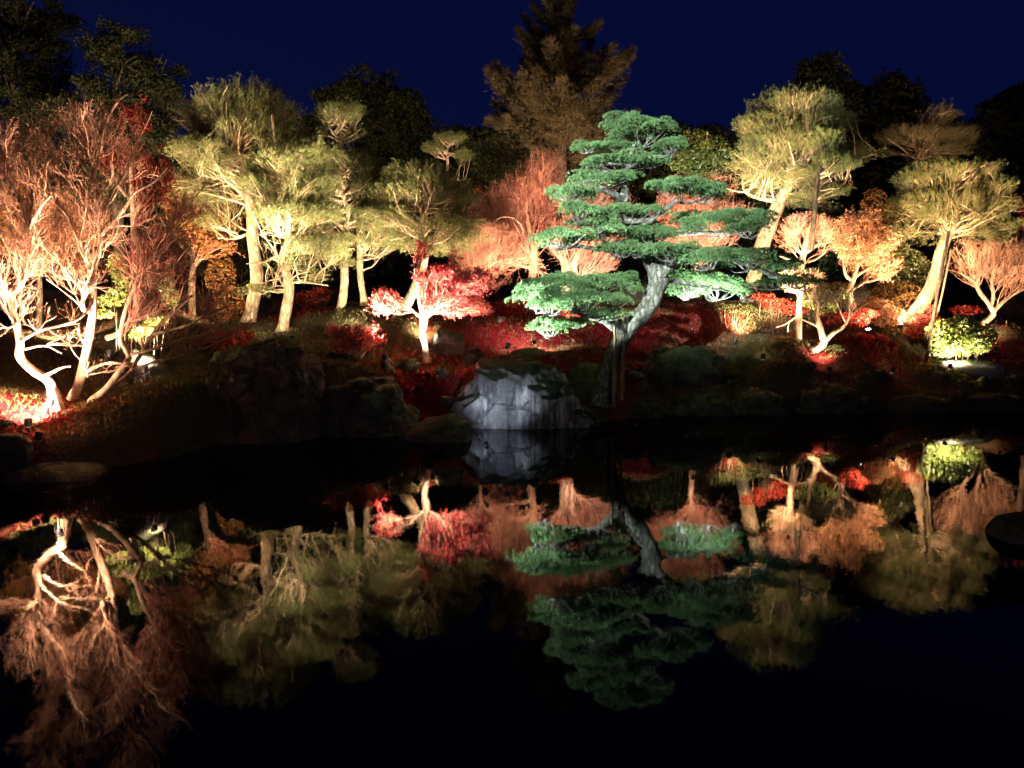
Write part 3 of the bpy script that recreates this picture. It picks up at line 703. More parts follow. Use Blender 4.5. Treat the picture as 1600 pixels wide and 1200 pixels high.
tree('maple_tree', 'dark crimson leafy maple rising behind the bare maples at left', 17.5,
     [[(215, 500, 6.00), (212, 420, 5.00), (208, 340, 4.00), (205, 270, 3.00), (205, 220, 2.60)], [(208, 340, 3.25), (230, 300, 2.60), (250, 270, 1.30)], [(209, 320, 3.25), (180, 280, 2.60), (170, 230, 1.30)]],
     [(205, 180, 34, 26), (225, 215, 34, 24), (185, 240, 40, 35), (225, 270, 45, 35), (250, 320, 40, 30), (180, 320, 50, 40), (215, 160, 20, 16)], 'maple', 900, 0.17, bark='maple_bark', twig='twig_red', leaf='maple_deep', leaf_n=4200, leaf_size=.07, r0=.004)
tree('brown_tree', 'rust brown leafy small tree between the bare maples and the tallest pine', 20.5,
     [[(300, 500, 6.00), (300, 440, 5.00), (305, 380, 4.00), (310, 330, 3.00)], [(302, 420, 3.00), (330, 380, 2.60), (350, 350, 1.30)], [(302, 400, 3.00), (270, 370, 2.60), (250, 340, 1.30)]],
     [(260, 320, 50, 40), (320, 300, 50, 40), (300, 370, 60, 40), (250, 400, 50, 35), (345, 400, 45, 40), (300, 440, 60, 30), (350, 330, 36, 30)], 'maple', 900, 0.18, bark='dark_bark', twig='twig_red', leaf='brown_leaf', leaf_n=7500, leaf_size=.09)
tree('brown_tree', 'olive brown undergrowth tree behind the left edge maple', 18.5,
     [[(60, 520, 5.00), (62, 460, 4.00), (60, 400, 3.00), (55, 340, 2.60)], [(61, 430, 2.60), (100, 390, 1.95), (130, 360, 1.30)], [(61, 430, 2.60), (20, 390, 1.95), (0, 360, 1.30)]],
     [(60, 320, 60, 50), (0, 360, 50, 60), (120, 380, 50, 50), (60, 430, 70, 40), (20, 480, 60, 30), (130, 460, 50, 36), (180, 420, 40, 40)], 'maple', 900, 0.18, bark='dark_bark', twig='twig_red', leaf='brown_leaf', leaf_n=7000, leaf_size=.08)

# ------------------------------------------------------------------ PINK and RED maples, centre
tree('pink_maple', 'brightly lit small maple with pink and scarlet leaves and a glowing white trunk', 18.3,
     [[(667, 560, 5.5), (664, 540, 5), (660, 520, 5.5), (662, 500, 7), (660, 486, 5.5), (655, 470, 3), (650, 445, 2), (655, 410, 1.5), (665, 385, 1)],
      [(662, 498, 4), (648, 488, 2.4, -.1), (635, 478, 1.6, -.2), (612, 470, .9, -.2), (590, 460, .5, -.2)], [(662, 498, 4), (682, 484, 2.2, -.1), (700, 470, 1.6, -.2), (725, 480, .9, -.2), (750, 488, .5, -.3)],
      [(645, 486, 2), (625, 490, 1.5, -.4), (600, 488, .8, -.5)], [(695, 472, 1.8), (715, 455, 1.2, -.2), (735, 440, .8, -.3)], [(660, 486, 2.4), (690, 440, 1.6, .3), (712, 400, 1, .4)]],
     [(655, 392, 26, 16), (708, 396, 20, 12), (628, 408, 18, 8), (690, 430, 38, 18), (740, 440, 44, 22), (600, 464, 24, 14), (698, 466, 38, 17), (730, 478, 34, 14), (598, 484, 26, 14), (700, 482, 40, 16), (598, 490, 22, 8), (745, 485, 26, 12), (765, 430, 20, 14), (665, 440, 26, 16)],
     'maple', 3400, 0.085, bark='maple_bark', twig='twig_tan', leaf='maple_scarlet', leaf_n=13500, leaf_size=.055, seed_from=.35, r0=.0035, rmax=.02, jitter=.4)
tree('red_shrub_maple', 'low weeping red maple shrub with its right edge lit white', 17.9,
     [[(556, 578, 3), (554, 562, 2.6), (552, 548, 2), (550, 535, 1.2)], [(556, 570, 2), (570, 550, 1.4), (585, 530, .8)], [(556, 572, 2), (540, 552, 1.4), (525, 538, .8)], [(557, 570, 1.6), (563, 545, 1.1), (568, 525, .7)]],
     [(545, 515, 34, 9), (575, 518, 28, 10), (535, 532, 28, 10), (565, 535, 32, 10), (590, 530, 14, 18), (550, 548, 32, 8)], 'maple', 700, 0.07, bark='maple_bark', twig='twig_tan', leaf='maple_red', leaf_n=3600, leaf_size=.05, seed_from=.3, r0=.003, rmax=.012, cat='shrub')
tree('bare_red_tree', 'salmon coloured bare tree filling the space right of the pink maple', 24.0,
     [[(830, 460, 6), (832, 430, 6), (835, 400, 5), (828, 365, 4), (822, 330, 3), (825, 290, 2), (835, 250, 1.2)], [(834, 400, 4), (800, 370, 3), (775, 350, 2), (760, 340, 1)], [(832, 390, 3.5), (860, 360, 2.6), (870, 330, 1.6)],
      [(823, 330, 2), (800, 300, 1.5), (790, 270, 1)], [(835, 420, 3), (790, 410, 2), (760, 405, 1.2)], [(838, 300, 1.5), (860, 270, 1), (865, 250, .7)]],
     [(850, 270, 36, 36), (810, 310, 50, 36), (860, 340, 36, 40), (780, 350, 50, 36), (820, 380, 60, 30), (770, 410, 50, 26), (850, 415, 40, 26), (810, 445, 60, 18), (750, 320, 30, 28)],
     'maple', 5200, 0.10, bark='maple_bark', twig='twig_red', leaf='salmon_leaf', leaf_n=2500, leaf_size=.045, seed_from=.3, r0=.0042, rmax=.02, jitter=.35)
tree('bare_red_tree', 'twin stemmed tan trunked bare tree between the salmon tree and the green pine', 23.5,
     [[(886, 455, 9), (886, 430, 9), (882, 408, 7), (872, 398, 4), (860, 385, 2.5)], [(895, 455, 5), (897, 430, 5), (900, 405, 4), (915, 380, 2.4), (930, 360, 1.2)], [(888, 420, 4), (900, 402, 3.4), (905, 380, 2), (900, 340, 1.2)], [(900, 440, 2), (915, 425, 1.6), (930, 415, 1)]],
     [(880, 370, 40, 30), (930, 350, 50, 40), (900, 300, 40, 36), (960, 310, 40, 40), (930, 410, 40, 20), (1000, 330, 40, 40), (860, 400, 30, 20)], 'maple', 3400, 0.10, bark='maple_bark', twig='twig_red', leaf='salmon_leaf', leaf_n=2200, leaf_size=.05, seed_from=.3, r0=.0042, rmax=.02, jitter=.35)
tree('bare_red_tree', 'orange twigged bare tree seen through the gaps of the green pine', 25.0,
     [[(1090, 460, 5), (1090, 420, 4.5), (1092, 380, 3.5), (1085, 340, 2.5), (1080, 300, 1.5)], [(1091, 400, 3), (1120, 370, 2), (1150, 350, 1)], [(1091, 390, 3), (1060, 360, 2), (1040, 330, 1)]],
     [(1080, 310, 50, 36), (1120, 350, 50, 30), (1050, 350, 50, 34), (1100, 390, 70, 24), (1150, 340, 36, 26), (1120, 290, 34, 24), (1030, 400, 40, 20)], 'maple', 3400, 0.10, bark='maple_bark', twig='twig_red', leaf='salmon_leaf', leaf_n=2600, leaf_size=.05, seed_from=.3, r0=.0042, rmax=.02, jitter=.35)
tree('bare_red_tree', 'pinkish twiggy bare tree tucked low behind the flat crowned pine', 22.6,
     [[(745, 490, 3), (750, 450, 3), (748, 420, 2.5), (752, 390, 2), (770, 350, 1.2)], [(750, 430, 2), (775, 410, 1.5), (800, 400, 1)], [(748, 420, 2), (730, 390, 1.4), (720, 370, 1)], [(752, 395, 1.5), (775, 345, 1.5), (800, 340, 1), (815, 352, .8)]],
     [(760, 370, 45, 26), (790, 400, 50, 24), (740, 410, 40, 22), (770, 440, 50, 18), (720, 390, 30, 20), (820, 420, 36, 18)], 'maple', 2600, 0.09, bark='maple_bark', twig='twig_tan', leaf='salmon_leaf', leaf_n=2600, leaf_size=.04, seed_from=.3, r0=.005, rmax=.025, jitter=.5)

# ------------------------------------------------------------------ bright trees on the right
tree('golden_maple', 'salmon gold leafy maple glowing over the lamp on the right', 22.2,
     [[(1332, 475, 5), (1328, 455, 4.5), (1335, 430, 4), (1340, 410, 3), (1338, 385, 2), (1340, 360, 1.2)], [(1333, 440, 3), (1322, 430, 2.4), (1318, 415, 1.6)], [(1336, 432, 2.8), (1352, 422, 2.2), (1372, 410, 1.4), (1390, 405, .8)], [(1328, 455, 2), (1345, 445, 1.6), (1360, 432, 1)]],
     [(1330, 370, 45, 30), (1300, 380, 40, 26), (1370, 380, 36, 28), (1385, 410, 26, 22), (1330, 410, 56, 22), (1290, 410, 30, 20), (1360, 435, 34, 14), (1345, 340, 28, 20)], 'maple', 1100, 0.11, bark='maple_bark', twig='twig_tan', leaf='maple_orange', leaf_n=6500, leaf_size=.07, seed_from=.35, r0=.0045)
tree('pale_tree', 'pale branched tree between the leaning white trunk and the golden maple', 22.8,
     [[(1252, 470, 5), (1250, 440, 5), (1254, 405, 5), (1258, 385, 4), (1262, 362, 2.4), (1270, 345, 1.4)], [(1255, 398, 3), (1240, 385, 2.2), (1226, 372, 1.2)], [(1257, 395, 3), (1280, 382, 2), (1300, 378, 1.2)], [(1254, 408, 2.6), (1235, 406, 2), (1218, 400, 1)], [(1256, 410, 2.4), (1275, 405, 1.8), (1292, 392, 1)]],
     [(1240, 370, 36, 24), (1280, 365, 36, 26), (1230, 395, 28, 16), (1285, 395, 30, 16), (1260, 350, 40, 18)], 'maple', 900, 0.1, bark='maple_bark', twig='twig_tan', leaf='maple_pink', leaf_n=900, leaf_size=.05, r0=.0045, rmax=.02)
tree('slender_tree', 'slender tree with a straight white trunk on the mossy mound', 20.5,
     [[(1247, 530, 5.5), (1248, 500, 5), (1250, 470, 4.5), (1252, 445, 3.6), (1251, 425, 2.5)], [(1250, 460, 1.6), (1235, 450, 1), (1222, 446, .7)], [(1250, 490, 1.4), (1230, 505, 1), (1212, 512, .7)]],
     [(1250, 430, 36, 12), (1225, 445, 26, 10), (1275, 440, 26, 10), (1240, 500, 20, 14)], 'oval', 350, 0.1, bark='maple_bark', twig='twig_tan', leaf='olive_leaf', leaf_n=1300, leaf_size=.07, r0=.004, rmax=.015)
tree('small_pruned_tree', 'small gnarled tree whose pale trunk forks like antlers by the bank', 20.2,
     [[(1272, 548, 6), (1286, 536, 6.5), (1284, 522, 5), (1279, 505, 4.5), (1277, 490, 3), (1278, 470, 1.6)], [(1287, 534, 5), (1300, 522, 3.6), (1318, 510, 2.6), (1328, 492, 2), (1326, 470, 1.2)], [(1281, 512, 2.2), (1265, 504, 1.6), (1250, 498, 1)], [(1328, 495, 1.6), (1345, 480, 1.2), (1362, 470, .8)], [(1322, 505, 1.6), (1310, 480, 1.2), (1300, 455, .8)]],
     [(1285, 460, 26, 16), (1320, 460, 40, 18), (1350, 465, 26, 12), (1265, 490, 20, 12)], 'oval', 600, 0.08, bark='maple_bark', twig='dark_bark', leaf='olive_leaf', leaf_n=350, leaf_size=.06, r0=.0045, rmax=.018)
tree('bare_tree', 'bare tree with three tan limbs at the right edge of the bank', 23.5,
     [[(1538, 504, 4.20), (1552, 490, 4.20), (1545, 475, 3.50), (1530, 455, 3.08), (1526, 440, 2.52), (1530, 415, 2.10), (1538, 390, 1.26)], [(1550, 490, 3.50), (1562, 476, 3.22), (1580, 462, 2.52), (1604, 450, 1.82), (1640, 440, 1.12)], [(1548, 480, 3.08), (1552, 460, 2.66), (1550, 435, 2.10), (1556, 410, 1.40), (1570, 390, 0.84)],
      [(1526, 442, 1.82), (1510, 432, 1.40), (1495, 425, 0.84), (1475, 420, 0.56)], [(1553, 445, 1.68), (1575, 430, 1.12), (1595, 415, 0.70)], [(1530, 420, 1.40), (1515, 395, 0.98), (1505, 375, 0.63)]],
     [(1520, 390, 36, 20), (1560, 390, 50, 22), (1590, 410, 40, 24), (1550, 420, 50, 20), (1500, 415, 26, 12), (1590, 440, 30, 14)], 'maple', 1500, 0.1, bark='maple_bark', twig='twig_tan', leaf=None, seed_from=.4, r0=.0048, rmax=.022, jitter=.4)
tree('maple_tree', 'scarlet maple whose leaves just enter the right edge of the view', 24.5,
     [[(1625, 470, 6), (1625, 400, 5), (1622, 340, 3), (1620, 310, 2)]], [(1605, 315, 20, 16), (1600, 360, 16, 14), (1640, 340, 40, 40)], 'maple', 300, 0.16, bark='maple_bark', twig='twig_red', leaf='maple_red', leaf_n=1600, leaf_size=.08)

# ------------------------------------------------------------------ leafy shrubs
def shrub(name, label, Y0, blobs, leaf, n, size, base_px, kind='oval', stems=7, cat='shrub', group=None, bark='dark_bark'):
    base = at(*base_px, Y0); t = thing(name, label, cat, base, group)
    pts = blob_points(blobs, Y0, n, 0.55)
    gz = height(pts[:, 0], pts[:, 1])
    pts = pts[pts[:, 2] > gz + 0.02]
    fb = Buf()
    (leaves if kind == 'maple' else oval_leaves)(fb, pts, size)
    fb.obj('foliage', M[leaf], t, base, kind='stuff')
    sb = Buf()
    tg = blob_points(blobs, Y0, stems * 3, 0.2)
    for q in tg:
        foot = base * .45 + q * .55 + np.array([*rng.normal(0, .08, 2), 0]); foot[2] = min(float(height(foot[0], foot[1])), q[2]) - .1
        mid = (foot + q) / 2 + rng.normal(0, 0.05, 3)
        p = catmull([foot, mid, q], 4)
        tube(sb, p, np.linspace(0.011, 0.004, len(p)), 5)
    sb.obj('stems', M[bark], t, base, kind='stuff')
    return t
shrub('leafy_shrub', 'brilliant yellow green broadleaf shrub lit beside the pole at right', 20.8, [(1470, 520, 22, 22), (1500, 515, 30, 22), (1530, 525, 26, 20), (1500, 540, 45, 16), (1475, 548, 20, 10)], 'broad_leaf', 3400, .13, (1500, 566))
shrub('leafy_shrub', 'yellow lit shrub between the slender trunk and the antler shaped tree', 21.6, [(1270, 470, 24, 14), (1290, 482, 18, 14), (1305, 460, 20, 12)], 'broad_leaf', 1500, .09, (1285, 505))
shrub('leafy_shrub', 'warm lit yellow and pink leaved shrub behind the lamp at right', 22.4, [(1370, 480, 26, 14), (1395, 488, 22, 10), (1355, 472, 20, 12), (1385, 498, 30, 12)], 'maple_orange', 2300, .08, (1375, 507), stems=2)
shrub('leafy_shrub', 'pinkish autumn shrub at the foot of the leaning right trunk', 21.9, [(1445, 488, 20, 14), (1432, 500, 22, 12), (1455, 505, 18, 14), (1440, 518, 26, 12)], 'maple_pink', 2200, .07, (1440, 525), stems=2)
shrub('leafy_shrub', 'olive broadleaf shrub left of the leaning right trunk', 24.2, [(1420, 410, 26, 22), (1440, 425, 22, 20), (1405, 430, 28, 20), (1400, 390, 20, 16)], 'olive_leaf', 2200, .12, (1420, 475))
shrub('leafy_shrub', 'dark brown evergreen shrub below the golden maple', 23.8, [(1400, 455, 40, 18), (1350, 462, 34, 14), (1300, 455, 30, 16), (1420, 470, 26, 14)], 'brown_leaf', 2600, .1, (1370, 490), stems=3)
shrub('leafy_shrub', 'white hot spiky shrub beside the lamp among the left maples', 14.9, [(225, 512, 20, 12), (245, 498, 18, 9), (212, 525, 12, 9)], 'broad_leaf', 1500, .10, (225, 548))
shrub('leafy_shrub', 'pale lit sprig of leaves behind the straight maple trunk', 15.4, [(170, 470, 24, 10), (190, 455, 20, 8), (182, 415, 14, 22), (160, 490, 20, 8)], 'broad_leaf', 700, .09, (175, 545), stems=1)
shrub('leafy_shrub', 'yellow green leaves behind the low spreading maple', 16.6, [(250, 440, 24, 14), (265, 465, 16, 18), (225, 435, 20, 12), (200, 440, 22, 10)], 'broad_leaf', 1300, .08, (245, 520), stems=2)
shrub('leafy_shrub', 'scarlet maple seedling bush in deep shadow left of the crimson bank', 21.5, [(475, 470, 26, 16), (500, 460, 20, 12)], 'maple_deep', 900, .07, (480, 497), 'maple')
shrub('leafy_shrub', 'rust coloured bush under the pines at left', 21.5, [(345, 430, 24, 36), (360, 470, 26, 24), (340, 500, 30, 16)], 'brown_leaf', 1900, .08, (350, 520), 'maple')
shrub('leafy_shrub', 'pinkish low twiggy bush at the left foot of the pines', 17.2, [(365, 525, 34, 10), (385, 540, 26, 8), (340, 540, 26, 10)], 'maple_deep', 1500, .06, (365, 562), 'maple')
shrub('leafy_shrub', 'yellow green bush under the white underside of the green pine', 22.2, [(1120, 478, 26, 7), (1155, 482, 30, 8), (1190, 490, 26, 8)], 'dark_leaf', 1100, .07, (1150, 500))
shrub('leafy_shrub', 'red leaved bush between slender trunk and antler shaped tree', 21.2, [(1300, 500, 26, 12), (1330, 500, 30, 14), (1355, 490, 20, 8)], 'maple_deep', 1900, .06, (1320, 525), 'maple')
shrub('leafy_shrub', 'red maple twigs spilling left of the slender white trunk', 21.0, [(1215, 475, 30, 9), (1240, 485, 26, 8), (1190, 462, 22, 8)], 'maple_deep', 1200, .06, (1225, 505), 'maple')
shrub('leafy_shrub', 'deep red low bush beyond the leafy shrub at the right edge', 24.0, [(1510, 485, 26, 8), (1590, 540, 20, 16), (1575, 520, 20, 10)], 'maple_deep', 1200, .07, (1545, 530), 'maple')
shrub('leafy_shrub', 'tuft of orange bamboo grass above the golden maple', 25.5, [(1365, 320, 20, 26), (1385, 340, 20, 30), (1350, 350, 18, 22)], 'brown_leaf', 2200, .14, (1370, 430))
shrub('leafy_shrub', 'yellowish evergreen bush just right of the green pine top', 27.5, [(1085, 225, 30, 22), (1115, 235, 26, 22), (1100, 260, 34, 22), (1065, 250, 22, 20)], 'broad_leaf', 2600, .14, (1100, 400))
shrub('leafy_shrub', 'round grey green bush above the flat crowned pine', 27.0, [(790, 225, 26, 22), (770, 260, 34, 24), (745, 235, 24, 18), (820, 250, 22, 20)], 'olive_leaf', 2600, .13, (780, 400))
shrub('leafy_shrub', 'dark red bush above the salmon bare tree', 28.0, [(760, 300, 34, 26), (800, 280, 30, 22), (740, 330, 30, 26)], 'brown_leaf', 1800, .12, (770, 400))

# ------------------------------------------------------------------ dark wood behind
def dark_tree(label, Y0, blobs, base_px, leaf='dark_leaf', n=6000, size=.3, name='dark_tree', group='dark trees behind the garden'):
    base = at(*base_px, Y0); base[2] = height(base[0], base[1])
    t = thing(name, label, 'tree', base, group)
    tb = Buf(); top = at(blobs[0][0], blobs[0][1], Y0)
    p = catmull([base - np.array([0, 0, .3]), (base + top) / 2 + rng.normal(0, .2, 3), top], 6)
    tube(tb, p, np.linspace(0.28, 0.05, len(p)), 9, .08)
    tb.obj('trunk', M['dark_bark'], t, base, smooth=True)
    bb = Buf()
    for q in blob_points(blobs, Y0, 26, 0.5):
        s = p[rng.integers(len(p) // 3, len(p))]
        c = catmull([s, (s + q) / 2 + np.array([0, 0, .3]), q], 5); tube(bb, c, np.linspace(0.07, 0.015, len(c)), 5)
    bb.obj('branches', M['dark_bark'], t, base, kind='stuff')
    # leaves gathered into clumps through the crown
    n = int(n * (2.6 if n < 12000 else 1.5)); cl = blob_points(blobs, Y0, 150, 0.3)
    fb = Buf(); ci = rng.integers(0, len(cl), n)
    pts = cl[ci] + rand_dirs(n) * rng.uniform(0, 1, (n, 1)) ** .5 * np.array([.75, .75, .5]) * rng.uniform(.6, 1.2, (len(cl), 1))[ci] * Y0 / 38
    oval_leaves(fb, pts, size * (.9 if n < 30000 else .6))
    fb.obj('foliage', M[leaf], t, base, kind='stuff')
    return t
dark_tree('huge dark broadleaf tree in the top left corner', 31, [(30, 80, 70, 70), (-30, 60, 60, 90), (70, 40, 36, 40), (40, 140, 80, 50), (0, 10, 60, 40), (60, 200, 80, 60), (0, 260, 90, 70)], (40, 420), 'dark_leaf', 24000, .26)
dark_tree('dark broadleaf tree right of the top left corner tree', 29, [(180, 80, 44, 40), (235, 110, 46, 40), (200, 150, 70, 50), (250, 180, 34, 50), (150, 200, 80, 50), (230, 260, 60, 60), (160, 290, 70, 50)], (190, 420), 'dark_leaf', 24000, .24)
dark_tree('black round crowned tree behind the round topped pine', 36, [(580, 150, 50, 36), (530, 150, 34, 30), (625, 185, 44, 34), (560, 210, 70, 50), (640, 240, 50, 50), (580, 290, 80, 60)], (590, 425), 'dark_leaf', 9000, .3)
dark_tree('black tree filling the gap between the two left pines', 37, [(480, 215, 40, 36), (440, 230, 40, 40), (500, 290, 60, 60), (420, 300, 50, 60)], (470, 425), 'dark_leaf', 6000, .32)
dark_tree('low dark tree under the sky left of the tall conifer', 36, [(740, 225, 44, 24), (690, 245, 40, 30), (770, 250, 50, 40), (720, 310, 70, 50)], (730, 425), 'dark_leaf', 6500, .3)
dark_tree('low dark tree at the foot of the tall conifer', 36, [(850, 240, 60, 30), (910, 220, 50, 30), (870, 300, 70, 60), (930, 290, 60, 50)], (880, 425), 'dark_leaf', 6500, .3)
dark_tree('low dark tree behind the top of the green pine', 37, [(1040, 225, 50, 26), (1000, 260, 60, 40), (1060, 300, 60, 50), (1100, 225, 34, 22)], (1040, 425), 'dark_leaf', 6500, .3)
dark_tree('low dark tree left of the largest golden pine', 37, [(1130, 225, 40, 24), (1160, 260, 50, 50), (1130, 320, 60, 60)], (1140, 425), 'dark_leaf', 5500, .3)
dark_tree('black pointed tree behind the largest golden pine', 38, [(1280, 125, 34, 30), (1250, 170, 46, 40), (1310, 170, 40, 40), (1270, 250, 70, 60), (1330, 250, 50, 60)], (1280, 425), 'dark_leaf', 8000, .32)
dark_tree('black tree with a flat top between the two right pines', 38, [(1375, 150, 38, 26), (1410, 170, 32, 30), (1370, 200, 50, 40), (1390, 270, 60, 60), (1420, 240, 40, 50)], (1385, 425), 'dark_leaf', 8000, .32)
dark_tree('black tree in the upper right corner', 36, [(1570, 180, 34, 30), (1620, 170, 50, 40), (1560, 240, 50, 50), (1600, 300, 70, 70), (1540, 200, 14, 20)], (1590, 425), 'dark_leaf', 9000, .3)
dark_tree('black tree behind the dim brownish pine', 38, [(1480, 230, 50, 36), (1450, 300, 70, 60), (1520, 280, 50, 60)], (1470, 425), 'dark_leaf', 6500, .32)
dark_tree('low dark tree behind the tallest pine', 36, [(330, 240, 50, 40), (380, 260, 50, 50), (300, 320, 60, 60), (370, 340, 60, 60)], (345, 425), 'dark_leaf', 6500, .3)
# hedge-like undergrowth closing the view under those crowns
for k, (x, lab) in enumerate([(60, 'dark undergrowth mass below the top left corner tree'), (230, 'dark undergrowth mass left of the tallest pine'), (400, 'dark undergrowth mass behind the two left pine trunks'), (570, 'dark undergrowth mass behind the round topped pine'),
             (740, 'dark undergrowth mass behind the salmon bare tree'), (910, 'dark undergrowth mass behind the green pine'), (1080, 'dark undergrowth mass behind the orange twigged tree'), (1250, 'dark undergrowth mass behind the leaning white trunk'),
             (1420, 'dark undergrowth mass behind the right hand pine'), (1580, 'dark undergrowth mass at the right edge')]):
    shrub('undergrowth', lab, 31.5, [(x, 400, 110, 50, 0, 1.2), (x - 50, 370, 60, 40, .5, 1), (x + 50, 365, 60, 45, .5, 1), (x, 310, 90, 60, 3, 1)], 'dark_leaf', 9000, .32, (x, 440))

# tall conifer
def conifer(Y0=33):
    base = at(878, 420, Y0); base[2] = height(base[0], base[1]); top = at(878, -60, Y0)
    t = thing('conifer_tree', 'tall brown lit conifer with upswept brushy branches cut by the top of the picture', 'tree', base)
    tb = Buf(); p = catmull([base - np.array([0, 0, .3]), (base + top) / 2, top], 10)
    tube(tb, p, np.linspace(0.34, 0.04, len(p)), 10, .05); tb.obj('trunk', M['dark_bark'], t, base, smooth=True)
    bb = Buf(); fb = Buf(); s = m_px(Y0)
    cen = []; dr = []; rng2 = 0
    for py in np.arange(-45, 255, 8.5):
        wpx = np.interp(py, [-45, 0, 60, 130, 190, 255], [12, 34, 66, 112, 112, 112])
        o = at(878, py, Y0)
        for q in range(3):
            a = rng.uniform(0, 2 * math.pi); L = wpx * s * rng.uniform(.55, 1.08)
            d = np.array([math.cos(a), math.sin(a), 0])
            tip = o + d * L + np.array([0, 0, L * rng.uniform(.05, .4)])
            mid = o + d * L * .55 + np.array([0, 0, -L * .08])
            c = catmull([o, mid, tip], 7); tube(bb, c, np.linspace(.035, .008, len(c)), 4)
            for j in range(3, len(c)):
                f = j / len(c); m = int(22 * (L / 2) + 8)
                w = L * .115 * math.sin(min(1, f * 1.05) * math.pi * .85 + .3)
                pts = c[j] + rng.normal(0, 1, (m, 3)) * np.array([w, w, w * .4])
                cen.append(pts); dr.append(np.repeat(nrm((d + np.array([0, 0, .55]))[None]), m, 0))
    needles(fb, np.vstack(cen), np.vstack(dr), k=6, L=.24, w=.018, spread=.7)
    bb.obj('branches', M['dark_bark'], t, base, kind='stuff'); fb.obj('foliage', M['conifer'], t, base, kind='stuff')
conifer()

